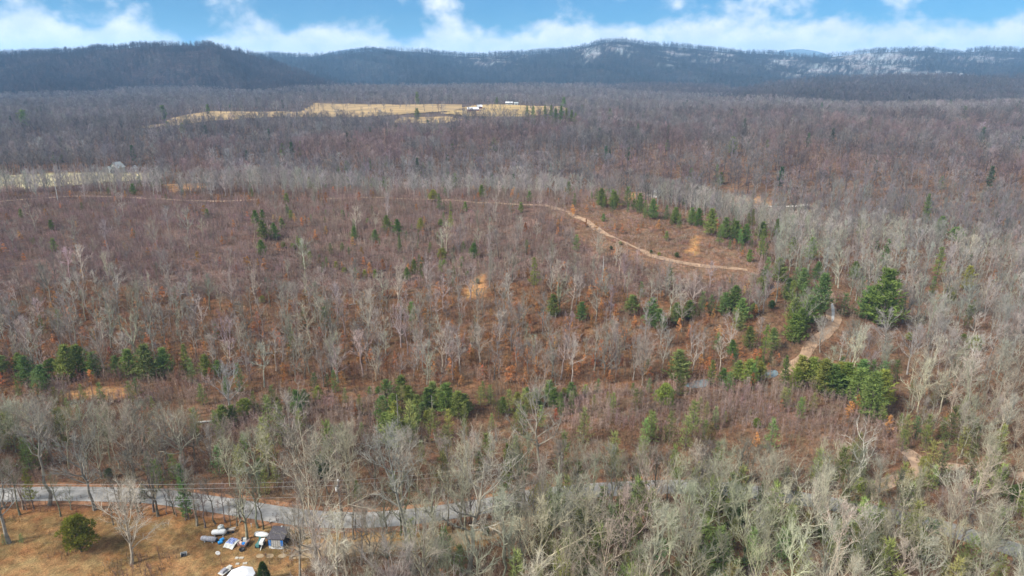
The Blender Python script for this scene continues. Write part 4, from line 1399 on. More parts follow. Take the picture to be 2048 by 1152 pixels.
scatter('bare_woodland', 'grey leafless woods covering the valleys, hillside and far slopes', 'woods', RK,
        np.vstack([np.stack([X, Yy, Z - .05], 1)[rest], np.stack([FX, FY, FZ - .1], 1)]),
        np.concatenate([rot[rest], RNG.uniform(0, 6.28, nf)]), np.vstack([sc1, sc2]), np.concatenate([si, fk]), np.vstack([tint[rest], ft]), RNG.normal(0, .05, (len(rest) + nf, 2)))

# ------------------------------------------------------------------ mountain woods
mp_, mk_, ms_, mt_ = [], [], [], []
for key, (XX, YY, ZZ, T, SN) in MOUNTS.items():
    if key.startswith('tip'):
        continue
    ny, nx = T.shape
    step = {'left': 13.0, 'back': 25.0, 'mid': 13.0, 'mid2': 13.0}[key]
    area = (np.ptp(XX)) * (YY[45].mean() - YY[0].mean())
    N0 = int(area / step ** 2)
    a = RNG.uniform(0, nx - 1.001, N0); b = RNG.uniform(0, 45.9, N0)
    # a double row along the skyline
    nc = int(np.ptp(XX[45]) / 16.0)
    a = np.concatenate([a, RNG.uniform(0, nx - 1.001, nc)]); b = np.concatenate([b, RNG.uniform(44.2, 46.6, nc)])
    i = a.astype(int); j = b.astype(int); fa = a - i; fb = b - j

    def bil(A):
        return (A[j, i] * (1 - fa) + A[j, i + 1] * fa) * (1 - fb) + (A[j + 1, i] * (1 - fa) + A[j + 1, i + 1] * fa) * fb
    x, y, z, s = bil(XX), bil(YY), bil(ZZ), bil(SN)
    px, py = project(x, y, z)
    k = (px > -100) & (px < 2150) & ((RNG.random(len(x)) > s * .7)) & ((b < 44) | (RNG.random(len(x)) < (fbm(x / 60, y / 60, 88) * 1.9 - .35)))
    x, y, z = x[k], y[k], z[k]
    mp_.append(np.stack([x, y, z - .3], 1))
    q = len(x)
    mk_.append(RNG.integers(0, 4, q))
    sz = RNG.uniform(.6, 1.3, q) * (1.5 if key == 'back' else 1.0)
    w = RNG.uniform(1.0, 1.5, q)
    ms_.append(np.stack([sz * w, sz * w, sz], 1))
    base = {'left': (.072, .058, .056), 'back': (.062, .066, .068), 'mid': (.105, .094, .094), 'mid2': (.115, .10, .10)}[key]
    t = vary(base, q, .2, .05) * (.6 + .8 * fbm(x / 80, y / 110, 61))[:, None]
    mt_.append(t)
MPT = np.vstack(mp_)
scatter('mountain_woodland', 'leafless woods clothing the mountains', 'woods', ['rim0', 'rim1', 'rim2', 'rim3'], MPT, RNG.uniform(0, 6.28, len(MPT)), np.vstack(ms_), np.concatenate(mk_), np.vstack(mt_))

# ------------------------------------------------------------------ thickets, brush, dry-leaved saplings, understorey
X, Yy, Z, PX, PY = jitter_grid(80, 470, 2.7, 3.9)
n = len(X)
thick = inpoly(PX, PY, THICKET); lower = inpoly(PX, PY, LOWER); clr = inpoly(PX, PY, CLEARING)
red = np.zeros(n, bool)
for p in REDS: red |= inpoly(PX, PY, p)
yard = inpoly(PX, PY, YARD); strip = inpoly(PX, PY, STRIP)
openp = np.zeros(n, bool)
for p in OPENS + [LAWN]: openp |= inpoly(PX, PY, p)
free = clear_of_paths(X, Yy, .0) & ~openp & (~yard | (RNG.random(n) < .05) | inpoly(PX, PY, [(230, 1120), (340, 1110), (380, 1200), (150, 1200)]) | inpoly(PX, PY, [(560, 1120), (660, 1090), (700, 1200), (560, 1200)]))
dens = fbm(X / 22, Yy / 22, 91)
psap = np.where(thick, .85, np.where(red, .95, np.where(lower, .42, np.where(PY < 400, .3, .16))))
psap = np.where(clr, .62, psap) * np.clip(.45 + 1.1 * dens, 0, 1.2)
psap = np.where(strip | yard, 0, psap)
sap = free & (RNG.random(n) < psap)
brush = free & ~sap & (RNG.random(n) < np.where(strip, .08, np.where(clr, .85, .6)))
q = sap.sum()
ts = vary((0.290, 0.212, 0.176), q, .22, .05)
lowm = lower[sap] | ((PY[sap] > 640) & ~red[sap])
ts[lowm] = vary((0.25, 0.172, 0.125), q, .2, .05)[lowm]
left = (PX[sap] < 500) & (PY[sap] < 560)
ts[left] *= np.array([.95, .93, 1.0])
ts *= (.7 + .6 * fbm(X[sap] / 18, Yy[sap] / 18, 92))[:, None]
hs = RNG.uniform(.55, 1.1, q) * np.where(clr[sap], .42, 1.0) * np.where(red[sap], .9, np.where(lowm, .85, .8))
scatter('sapling_thicket', 'reddish-brown thicket of young leafless saplings on the hill', 'thicket', ['sap0', 'sap1', 'sap2', 'sap3'],
        np.stack([X, Yy, Z], 1)[sap], RNG.uniform(0, 6.28, q), np.stack([np.ones(q) * .85, np.ones(q) * .85, hs], 1), RNG.integers(0, 4, q), ts)
q = brush.sum()
tb = vary((0.19, 0.125, 0.085), q, .2, .05)
cl = clr[brush]
tb[cl] = vary((0.24, 0.155, 0.105), q, .18, .05)[cl]
hs = RNG.uniform(.5, 1.15, q)
scatter('undergrowth', 'low brown brush under the trees', 'undergrowth', ['brush0', 'brush1', 'brush2'], np.stack([X, Yy, Z], 1)[brush], RNG.uniform(0, 6.28, q),
        np.stack([np.ones(q), np.ones(q), hs], 1), RNG.integers(0, 3, q), tb)
lm = free & (RNG.random(n) < np.where(lower, .27, np.where(thick, .035 + .06 * (dens > .58), np.where(red, .03, np.where((PY > 850), .015, 0.006))))) & (Yy < 420)
q = lm.sum()
hs = RNG.uniform(.4, 1.05, q)
scatter('dry_leaf_sapling', 'young trees still holding orange-brown dry leaves', 'saplings', ['leafy0', 'leafy1', 'leafy2'], np.stack([X, Yy, Z], 1)[lm], RNG.uniform(0, 6.28, q),
        np.stack([hs, hs, hs], 1), RNG.integers(0, 3, q), vary((0.42, 0.205, 0.085), q, .25, .08))
BELT = [(1180, 395), (1300, 415), (1500, 480), (1560, 560), (1660, 600), (1640, 700), (1760, 780), (1480, 780), (1540, 640), (1500, 530), (1380, 465), (1200, 425)]
em = free & ~yard & ~near_ev(X, Yy, .6) & (RNG.random(n) < np.where((PY > 960) & (PX > 1080), .36, np.where((PY > 785) & (PY < 990), .13, np.where((PY > 800) & (PX > 1250), .012, np.where(inpoly(PX, PY, BELT), .26, np.where(inpoly(PX, PY, [(480, 430), (900, 420), (1000, 480), (960, 580), (700, 570), (500, 520)]), .10, .006)))))) & (dens > .40)
q = em.sum()
hs = RNG.uniform(.45, 1.05, q) * np.where((PY[em] > 870), 1.5, 1.0)
te = vary((0.20, 0.225, 0.075), q, .25, .08)
belt_ = PY[em] < 800
te[belt_] = vary((0.13, 0.178, 0.055), q, .25, .08)[belt_]
hs[belt_] *= 1.25
hs[(PY[em] < 600) & (PX[em] < 1050)] *= .6
fsel = np.where((RNG.random(nf) < .0045 + .03 * (fbm(FX / 55, FY / 40, 71) > .66)) & (FPy > 215))[0]
qf = len(fsel)
hf = RNG.uniform(.6, 1.2, qf)
scatter('evergreen_understorey', 'small evergreens mixed among the bare trees', 'shrubs', ['loose0', 'loose1', 'tiny0', 'tiny1'],
        np.vstack([np.stack([X, Yy, Z], 1)[em], np.stack([FX, FY, FZ + 2.5], 1)[fsel]]), RNG.uniform(0, 6.28, q + qf),
        np.vstack([np.stack([hs, hs, hs], 1), np.stack([hf, hf, hf * 1.2], 1)]), np.concatenate([RNG.integers(0, 2, q), RNG.integers(2, 4, qf)]),
        np.vstack([te, vary((.075, .115, .052), qf, .25, .06)]))

# ------------------------------------------------------------------ the yard
M_WHITE = mat_plain('white_paint', (0.60, 0.60, 0.585), 0.45, noise=0.08, scale=2.0)
M_DULLWHITE = mat_plain('weathered_white', (0.46, 0.46, 0.43), 0.7, noise=0.3, scale=2.0)
M_GALV = mat_plain('galvanised', (0.42, 0.45, 0.44), 0.5, 0.35, noise=0.25, scale=2.0)
M_SHINGLE = mat_plain('dark_shingles', (0.075, 0.068, 0.075), 0.9, noise=0.5, scale=5.0, bump=0.3)
M_BOARD = mat_plain('grey_boards', (0.30, 0.285, 0.27), 0.85, noise=0.35, scale=3.0)
M_PALEBOARD = mat_plain('pale_boards', (0.52, 0.51, 0.47), 0.85, noise=0.3, scale=3.0)
M_BLUE = mat_plain('blue_tarp', (0.02, 0.20, 0.60), 0.5, noise=0.2, scale=3.0)
M_DEEPBLUE = mat_plain('faded_blue_tarp', (0.10, 0.16, 0.42), 0.6, noise=0.5, scale=2.0)
M_BARREL = mat_plain('blue_plastic', (0.03, 0.30, 0.68), 0.4, noise=0.1)
M_GREYTARP = mat_plain('grey_tarp', (0.27, 0.27, 0.30), 0.6, noise=0.45, scale=2.5, bump=0.3)
M_DARK = mat_plain('dark_rubber', (0.025, 0.025, 0.028), 0.7, noise=0.3)
M_PINK = mat_plain('faded_pink', (0.55, 0.40, 0.34), 0.7, noise=0.35, scale=2.5)
M_TEAL = mat_plain('teal_paint', (0.06, 0.17, 0.16), 0.5, noise=0.3)
M_TIMBER = mat_plain('weathered_timber', (0.26, 0.19, 0.14), 0.85, noise=0.4, scale=4.0)
M_RUST = mat_plain('rusty_steel', (0.20, 0.10, 0.07), 0.8, noise=0.4, scale=4.0)
M_STONE = mat_plain('pale_slab', (0.40, 0.37, 0.31), 0.9, noise=0.3, scale=3.0)
M_RED = mat_plain('barn_red', (0.23, 0.06, 0.06), 0.8, noise=0.2)
M_ROOFWHITE = mat_plain('white_metal_roof', (0.60, 0.61, 0.63), 0.5, noise=0.08)
M_GLASS = mat_plain('window_glass', (0.03, 0.035, 0.045), 0.1, noise=0.1, spec=0.6)
M_WIRE = mat_plain('wire', (0.30, 0.29, 0.28), 0.6)
M_POLE = mat_plain('pole_wood', (0.24, 0.215, 0.19), 0.85, noise=0.3, scale=2.0)


def lathe(mb, prof, n=14, axis='z', c=(0, 0, 0), m=0):
    o = len(mb.v)
    for (r_, h_) in prof:
        for k in range(n):
            a = 2 * math.pi * k / n
            p = (r_ * math.cos(a), r_ * math.sin(a), h_)
            if axis == 'x': p = (p[2], p[0], p[1])
            if axis == 'y': p = (p[0], p[2], p[1])
            mb.v.append((p[0] + c[0], p[1] + c[1], p[2] + c[2]))
    for i in range(len(prof) - 1):
        for k in range(n):
            mb.f.append((o + i * n + k, o + i * n + (k + 1) % n, o + (i + 1) * n + (k + 1) % n, o + (i + 1) * n + k)); mb.m.append(m)
    mb.f.append(tuple(o + k for k in range(n))); mb.m.append(m)
    mb.f.append(tuple(o + (len(prof) - 1) * n + k for k in range(n))); mb.m.append(m)


def part(name, mat, parent, fn, smooth=False):
    mb = MB(); fn(mb)
    return mb.build(name, mat, parent, smooth)


# shed
g = ground_at(553, 1097)
t = thing('shed', 'small dark-roofed shed with blue tarps either side of its door', 'shed', g, R(-4))
part('wall', M_DARK, t, lambda b: (b.box((-1.5, 1.6, 1.05), (.08, 3.2, 2.1)), b.box((1.5, 1.6, 1.05), (.08, 3.2, 2.1)), b.box((0, 3.2, 1.05), (3.08, .08, 2.1))))
for k in range(11):
    x = -0.72 + k * 0.144
    part('plank', M_BOARD if k % 3 else M_PALEBOARD, t, lambda b: b.box((x, 0 + .01 * (k % 2), 1.0), (.135, .05, 2.0 + .22 * math.cos((k - 5) / 5 * 1.4))))
for s in (-1, 1):
    part('front_panel', M_PALEBOARD, t, lambda b: (b.box((s * .87, .02, 1.02), (.14, .07, 2.1)), b.box((s * 1.2, .02, .3), (.55, .06, .6))))
    part('tarp', M_BLUE, t, lambda b: [b.quad((s * 1.19 - .25 + .5 * i / 4, -.06 - .05 * math.sin(i * 2.1), 1.95), (s * 1.19 - .25 + .5 * (i + 1) / 4, -.06 - .05 * math.sin(i * 2.1 + 2.1), 1.95),
         (s * 1.19 - .25 + .5 * (i + 1) / 4, -.08 - .05 * math.cos(i * 2.1 + 2.1), .62), (s * 1.19 - .25 + .5 * i / 4, -.08 - .05 * math.cos(i * 2.1), .62)) for i in range(4)])
part('sill', M_WHITE, t, lambda b: b.box((0.1, -.12, .1), (2.2, .12, .1)))
rf = part('roof', M_SHINGLE, t, lambda b: b.box((0, 1.55, 2.42), (3.5, 3.6, .12), rx=R(5)))
part('arched_lintel', M_DULLWHITE, t, lambda b: b.tube([(-.95 + 1.9 * i / 8, -.04, 2.02 + .2 * math.sin(math.pi * i / 8)) for i in range(9)], [.05] * 9, 5))
part('roof_vent', M_DULLWHITE, rf, lambda b: b.box((.1, 3.1, 2.72), (.25, .25, .2)))

# propane tank
g = ground_at(439, 1071)
t = thing('propane_tank', 'white rounded propane tank lying on skids', 'tank', g, R(6))
part('tank_body', M_WHITE, t, lambda b: lathe(b, [(.02, -1.42), (.3, -1.38), (.48, -1.2), (.55, -.95), (.55, .95), (.48, 1.2), (.3, 1.38), (.02, 1.42)], 16, 'x', (0, 0, .82)), True)
for s in (-1, 1): part('skid', M_DULLWHITE, t, lambda b: b.box((s * .8, 0, .15), (.18, .9, .3)))
part('valve_dome', M_DULLWHITE, t, lambda b: lathe(b, [(.16, 0), (.16, .14), (.08, .2)], 10, 'z', (0, 0, 1.34)), True)
# upright silver tank behind
g = ground_at(443, 1062)
t = thing('silver_tank', 'upright grey metal water tank behind the white propane tank', 'tank', g)
part('tank_body', M_GALV, t, lambda b: lathe(b, [(.64, 0), (.64, 1.05), (.58, 1.2), (.4, 1.32), (.05, 1.38)], 16), True)
part('hoop', M_DULLWHITE, t, lambda b: lathe(b, [(.67, .5), (.67, .57)], 16))
part('lid', M_DULLWHITE, t, lambda b: lathe(b, [(.18, 1.36), (.18, 1.46)], 10))
# low timber cart
g = ground_at(462, 1064)
t = thing('timber_cart', 'low timber cart with loose planks behind the tanks', 'cart', g, R(12))
part('bed', M_TIMBER, t, lambda b: b.box((0, 0, .5), (1.7, .9, .12)))
for k in range(4): part('plank', M_PALEBOARD if k % 2 else M_TIMBER, t, lambda b: b.box((.12 * k - .2, -.33 + .22 * k, .62 + .04 * (k % 2)), (1.5, .16, .06), R(6 * k - 8)))
for s in (-1, 1):
    part('wheel', M_DARK, t, lambda b: lathe(b, [(.26, -.06), (.28, 0), (.26, .06)], 12, 'y', (.45 * s, -.5, .28)))
part('tool_box', M_DARK, t, lambda b: b.box((-.62, .1, .72), (.35, .5, .3)))
# covered boat
g = ground_at(419, 1083)
t = thing('covered_boat', 'long narrow bundle under a grey tarp left of the blue tarp', 'boat', g, R(-8))
part('tarp', M_GREYTARP, t, lambda b: lathe(b, [(.1, -1.7), (.42, -1.6), (.52, -1.0), (.5, -.4), (.53, .3), (.49, .9), (.46, 1.4), (.15, 1.62)], 12, 'x', (0, 0, .62)), True)
part('hull_end', M_DARK, t, lambda b: lathe(b, [(.4, 1.35), (.38, 1.66), (.1, 1.72)], 10, 'x', (0, 0, .5)))
for s in (-1, 1): part('support_block', M_DULLWHITE, t, lambda b: b.box((s * .8, 0, .1), (.2, .8, .2)))
for k in range(3): part('strap', M_DULLWHITE, t, lambda b: lathe(b, [(.545, -.9 + k * .8), (.545, -.84 + k * .8)], 12, 'x', (0, 0, .62)))
# striped tarp over a stack
g = ground_at(456, 1096)
t = thing('striped_tarp_stack', 'sagging blue and white striped tarp over a low stack', 'tarp', g, R(-18))


def tarp_sheet(b, x0, x1, y0, y1, dz=0.0):
    nx, ny_ = 8, 8
    o = len(b.v)
    for j in range(ny_ + 1):
        for i in range(nx + 1):
            x = x0 + (x1 - x0) * i / nx; y = y0 + (y1 - y0) * j / ny_
            z = .15 + .55 * min(1, max(0, (y + .2) / .9)) - .25 * abs(x) ** 2 * .4 + .05 * math.sin(x * 7 + y * 5) + dz
            b.v.append((x, y, max(z, .05)))
    for j in range(ny_):
        for i in range(nx):
            a = o + j * (nx + 1) + i
            b.f.append((a, a + 1, a + nx + 2, a + nx + 1)); b.m.append(0)


part('white_border', M_DULLWHITE, t, lambda b: tarp_sheet(b, -1.05, 1.15, -.2, 2.1))
part('blue_sheet', M_DEEPBLUE, t, lambda b: tarp_sheet(b, -.95, .72, .55, 2.1, .02))
for k in range(4): part('white_stripe', M_DULLWHITE, t, lambda b: tarp_sheet(b, -.78 + k * .42, -.70 + k * .42, .6, 2.05, .035))
part('stack', M_TIMBER, t, lambda b: b.box((0, 1.2, .15), (1.5, 1.3, .3)))
for (px, py, rz, lb) in ((444, 1082, 50, 'upper of two bright blue plastic barrels by the striped tarp'), (441, 1087, 30, 'lower of two bright blue plastic barrels by the striped tarp')):
    g = ground_at(px, py)
    t = thing('plastic_barrel', lb, 'barrel', g, R(rz), 'blue barrels beside the striped tarp')
    part('barrel_body', M_BARREL, t, lambda b: lathe(b, [(.24, -.45), (.3, -.38), (.31, -.15), (.29, 0), (.31, .15), (.3, .38), (.24, .45)], 14, 'x', (0, 0, .31)), True)
    for s in (-1, 1): part('bung', M_WHITE, t, lambda b: lathe(b, [(.05, .44), (.05, .47)], 8, 'x', (0, .12 * s, .34)))
# junk trailer
g = ground_at(483, 1096)
t = thing('junk_trailer', 'open trailer heaped with pinkish junk and a blue crate', 'trailer', g, R(-10))
part('trailer_bed', M_PINK, t, lambda b: (b.box((0, .9, .45), (1.5, 1.9, .14)), b.box((-.74, .9, .68), (.07, 1.9, .4)), b.box((.74, .9, .68), (.07, 1.9, .4))))
part('tailgate', M_RUST, t, lambda b: b.box((0, -.06, .62), (1.5, .07, .36)))
part('crate', M_BLUE, t, lambda b: b.box((.35, .35, .78), (.5, .4, .42)))
part('pale_box', M_DULLWHITE, t, lambda b: b.box((.05, 1.35, .9), (.8, .7, .6), R(20), taper=.7))
part('pink_sack', M_PINK, t, lambda b: lathe(b, [(.3, 0), (.36, .2), (.2, .42), (.05, .46)], 10, 'z', (-.35, .6, .52)), True)
part('black_sack', M_DARK, t, lambda b: lathe(b, [(.38, 0), (.45, .25), (.3, .5), (.05, .6)], 10, 'z', (-.55, 1.75, .5)), True)
for s in (-1, 1): part('wheel', M_DARK, t, lambda b: lathe(b, [(.3, -.08), (.32, 0), (.3, .08)], 12, 'x', (.86 * s, .9, .32)))
g = ground_at(484, 1101)
t = thing('black_tub', 'black rubber tub in front of the junk trailer', 'tub', g)
part('tub_wall', M_DARK, t, lambda b: lathe(b, [(.42, 0), (.5, .34), (.54, .36), (.46, .34), (.38, .06), (.02, .05)], 14), True)
part('handle', M_DARK, t, lambda b: b.box((.54, 0, .3), (.1, .2, .05)))
# garden tractor
g = ground_at(518, 1096)
t = thing('garden_tractor', 'teal and white garden tractor beside the shed', 'tractor', g, R(-8))
part('chassis', M_TEAL, t, lambda b: b.box((-.25, .6, .55), (.8, 1.7, .5), 0, 0, .9))
part('hood', M_WHITE, t, lambda b: b.box((.3, .85, .92), (.85, 1.5, .5), R(8), 0, .85))
part('seat', M_TEAL, t, lambda b: (b.box((-.35, 1.1, .95), (.45, .45, .12)), b.box((-.35, 1.33, 1.15), (.45, .1, .45))))
part('ramp_board', M_PALEBOARD, t, lambda b: b.box((.62, -.3, .35), (.12, 1.0, .06), 0, 0, 1, R(35)))
for (a, c) in ((-.62, 1.2), (.55, 1.2), (-.6, .0), (.5, .0)): part('wheel', M_DARK, t, lambda b: lathe(b, [(.3, -.1), (.34, 0), (.3, .1)], 12, 'x', (a, c, .33)))
# upturned boat
g = ground_at(525, 1072)
t = thing('upturned_boat', 'upturned white boat on blocks left of the shed roof', 'boat', g, R(-10))


def hull(b):
    st = [(-1.55, .42, .36), (-1.0, .58, .5), (0, .62, .55), (.8, .5, .5), (1.4, .25, .36), (1.72, .03, .2)]
    o = len(b.v); nn_ = 9
    for (x, w, h_) in st:
        for k in range(nn_):
            a = math.pi * k / (nn_ - 1)
            b.v.append((x, w * math.cos(a), .3 + h_ * math.sin(a) ** .7))
    for i in range(len(st) - 1):
        for k in range(nn_ - 1):
            b.f.append((o + i * nn_ + k, o + i * nn_ + k + 1, o + (i + 1) * nn_ + k + 1, o + (i + 1) * nn_ + k)); b.m.append(0)
    b.f.append(tuple(o + k for k in range(nn_))); b.m.append(0)


part('hull', M_WHITE, t, hull, True)
part('keel', M_DULLWHITE, t, lambda b: b.tube([(-1.5, 0, .67), (-.5, 0, .85), (.5, 0, .84), (1.2, 0, .72)], [.035] * 4, 5))
part('gunwale', M_TEAL, t, lambda b: b.tube([(-1.55, -.44, .3), (-1, -.6, .3), (0, -.64, .3), (.8, -.52, .3), (1.4, -.27, .3), (1.74, 0, .3)], [.04] * 6, 5))
for s in (-1, .7): part('support_block', M_DULLWHITE, t, lambda b: b.box((s, 0, .14), (.2, .9, .28)))
# dish on a pole
g = ground_at(444, 1131)
t = thing('dish_on_pole', 'white dish on a thin leaning pole in the yard', 'dish', g)
part('pole', M_RUST, t, lambda b: b.tube([(0, 0, 0), (-.25, .1, 2.6)], [.05, .045], 6))
part('dish', M_WHITE, t, lambda b: lathe(b, [(.02, .12), (.3, .07), (.46, 0), (.47, -.03), (.3, .03), (.02, .06)], 14, 'y', (-.33, -.1, 2.85)), True)
part('dish_arm', M_GALV, t, lambda b: b.tube([(-.3, 0, 2.6), (-.33, -.55, 2.7)], [.025, .02], 4))
# yard machine at the bottom
g = ground_at(446, 1150)
t = thing('utility_trailer', 'grey flat trailer with dark tarped load near the dish', 'trailer', g, R(-28))
part('bed', M_PALEBOARD, t, lambda b: b.box((0, .6, .5), (1.25, 2.3, .12)))
part('load', M_GREYTARP, t, lambda b: b.box((-.05, .35, .75), (.9, 1.3, .4), 0, 0, .75))
part('side_box', M_DULLWHITE, t, lambda b: b.box((.25, 1.5, .78), (.7, .5, .44), R(10)))
part('drawbar', M_RUST, t, lambda b: b.tube([(0, -.5, .45), (0, -1.3, .35)], [.05, .05], 5))
for s in (-1, 1): part('wheel', M_DARK, t, lambda b: lathe(b, [(.3, -.09), (.33, 0), (.3, .09)], 12, 'x', (.74 * s, .6, .33)))
# canopy
g = ground_at(484, 1170)
t = thing('canopy', 'white octagonal canopy roof cut by the bottom edge', 'canopy', g, R(12))
part('roof', M_ROOFWHITE, t, lambda b: lathe(b, [(2.55, 2.0), (2.5, 2.15), (1.4, 2.55), (.05, 2.8)], 8))
part('finial', M_WHITE, t, lambda b: lathe(b, [(.08, 2.78), (.05, 3.0)], 6))
for k in range(8):
    a = 2 * math.pi * (k + .0) / 8
    part('post', M_GALV, t, lambda b: b.tube([(2.4 * math.cos(a), 2.4 * math.sin(a), 0), (2.4 * math.cos(a), 2.4 * math.sin(a), 2.02)], [.04, .04], 5))
# scrap box
g = ground_at(368, 1111)
t = thing('scrap_box', 'small open grey box on the straw grass below the bare bush', 'box', g, R(25))
part('box_wall', M_DULLWHITE, t, lambda b: (b.box((0, .4, .3), (1.1, .06, .5)), b.box((-.52, 0, .3), (.06, .8, .5)), b.box((.52, 0, .25), (.06, .8, .4))))
part('box_floor', M_DARK, t, lambda b: b.box((0, 0, .1), (1.05, .8, .1)))
# slabs and gravel
for i, (px, py, lb) in enumerate(((474, 1116, 'left of the upper pair of pale slabs in the grass'), (483, 1116, 'right of the upper pair of pale slabs in the grass'), (475, 1128, 'left of the lower pair of pale slabs in the grass'), (490, 1127, 'right of the lower pair of pale slabs in the grass'))):
    g = ground_at(px, py)
    tag(part('paving_slab', M_STONE, None, lambda b: b.box((g[0], g[1], g[2] + .05), (.7 + .15 * (i % 2), .5, .12), R(8 * i - 12), 0, .92)), lb, 'slab', 'pale slabs in the yard grass')
for i, (a, b_) in enumerate(((519, 1112), (539, 1112), (564, 1112))):
    patch('gravel_patch', [(a - 8, b_), (a - 3, b_ - 4), (a + 6, b_ - 4), (a + 9, b_), (a + 4, b_ + 4), (a - 5, b_ + 4)], M_GRAVEL, .03, ['left', 'middle', 'right'][i] + ' pale gravel patch below the shed', 'gravel')
g = ground_at(503, 1054)
tag(part('marker_stake', M_DULLWHITE, None, lambda b: (b.box((g[0], g[1], g[2] + .45), (.09, .09, .9)), b.box((g[0], g[1], g[2] + .8), (.3, .05, .12)))), 'short white stake in the leaves behind the junk trailer', 'stake')
g = ground_at(541, 1046)
tag(part('litter_bucket', M_DULLWHITE, None, lambda b: lathe(b, [(.16, 0), (.22, .4), (.24, .42), (.18, .38), (.03, .3)], 10, 'z', tuple(g))), 'small white bucket at the trees behind the shed', 'bucket')

# ------------------------------------------------------------------ utility poles and wires
POLES = []
for (px, py, h_, lb) in ((685, 1064, 12.0, 'pale utility pole with white transformer before the road'), (1122, 985, 10.0, 'dark utility pole among trees behind the road bend'), (-330, 1052, 11.0, 'utility pole beyond the left edge')):
    g = ground_at(px, py)
    t = thing('utility_pole', lb, 'pole', g)
    part('pole', M_POLE, t, lambda b: b.tube([(0, 0, 0), (0, 0, h_ * .5), (0, 0, h_)], [.19, .16, .13], 8, 0, True))
    part('crossarm', M_POLE, t, lambda b: b.box((0, 0, h_ - .9), (.12, 1.8, .14)))
    for s in (-1, 0, 1):
        part('insulator', M_DULLWHITE, t, lambda b: lathe(b, [(.06, h_ - .83), (.08, h_ - .7), (.04, h_ - .6)], 6, 'z', (0, s * .8, 0)))
    if px == 685:
        part('transformer', M_WHITE, t, lambda b: lathe(b, [(.24, h_ - 2.4), (.28, h_ - 2.35), (.28, h_ - 1.5), (.2, h_ - 1.4)], 12, 'z', (-.32, -.2, 0)), True)
        part('pole_cap', M_WHITE, t, lambda b: lathe(b, [(.17, h_ - .15), (.17, h_ + .08), (.05, h_ + .12)], 8))
    POLES.append((g, h_))


def wire(a, b, sag, lb):
    pts = [np.array(a) * (1 - t) + np.array(b) * t - np.array([0, 0, sag * 4 * t * (1 - t)]) for t in np.linspace(0, 1, 24)]
    mb = MB(); mb.tube(pts, [.022] * 24, 4)
    tag(mb.build('power_line', M_WIRE), lb, 'wire', 'wires along the road')


for (i, j, where) in ((2, 0, 'left of the pale pole'), (0, 1, 'right of the pale pole')):
    for k, (off, dz, nm) in enumerate(((-.8, -.62, 'near upper'), (.8, -.62, 'far upper'), (0, -3.6, 'low'))):
        (ga, ha), (gb, hb) = POLES[i], POLES[j]
        wire((ga[0], ga[1] + off, ga[2] + ha + dz), (gb[0], gb[1] + off, gb[2] + hb + dz), 1.1, '%s thin power line %s' % (nm, where))

# dead snags in the pine clump
for (px, py, hp, lb) in ((797, 866, 76, 'bare dead stem standing in the central pine clump, left'), (865, 850, 58, 'bare dead stem standing in the central pine clump, right'), (116, 402, 36, 'thin white dead trunk on the far left crest'), (1205, 560, 46, 'pale dead stem in the mid hillside right of the yellow-green pine')):
    g = ground_at(px, py)
    d = math.sqrt(g[0] ** 2 + g[1] ** 2 + (H - g[2]) ** 2)
    h_ = hp * d / FPX * 1.08
    t = thing('dead_snag', lb, 'dead tree', g)
    pm = M_DULLWHITE if 'white' in lb or 'pale' in lb else M_POLE
    part('trunk', pm, t, lambda b: b.tube([(0, 0, 0), (.1, 0, h_ * .5), (.05, .1, h_)], [.2, .15, .05], 6))
    for k in range(7):
        z = h_ * (.45 + .08 * k); a = k * 2.4
        part('branch_stub', pm, t, lambda b: b.tube([(.08, 0, z), (math.cos(a) * .9, math.sin(a) * .9, z + .35)], [.05, .015], 3))

for (px, py, Ln, rz, lb) in ((418, 846, 5.6, 4, 'long pale fallen log left of the dark green bushes'), (546, 708, 7.0, 14, 'grey fallen tree trunk low on the left hillside'), (372, 590, 6.0, -6, 'grey fallen trunk halfway up the left hillside'), (700, 612, 6.0, 24, 'pale fallen trunk on the hillside left of centre'), (1290, 700, 6.5, -30, 'dark fallen trunk on the lower hill right of centre')):
    g = ground_at(px, py)
    t = thing('fallen_log', lb, 'log', (g[0], g[1], g[2] + .35), R(rz))
    part('trunk', M_DULLWHITE if 'pale' in lb else M_POLE, t, lambda b: b.tube([(-Ln / 2, 0, .0), (0, .12, .1), (Ln / 2, 0, .35)], [.26, .2, .07], 7, 0, True))
    for k in range(4):
        x = Ln * (.05 + .11 * k)
        part('branch_stub', M_POLE, t, lambda b: b.tube([(x, .08, .1), (x + .7, .6 * (-1) ** k, .9)], [.06, .015], 4))

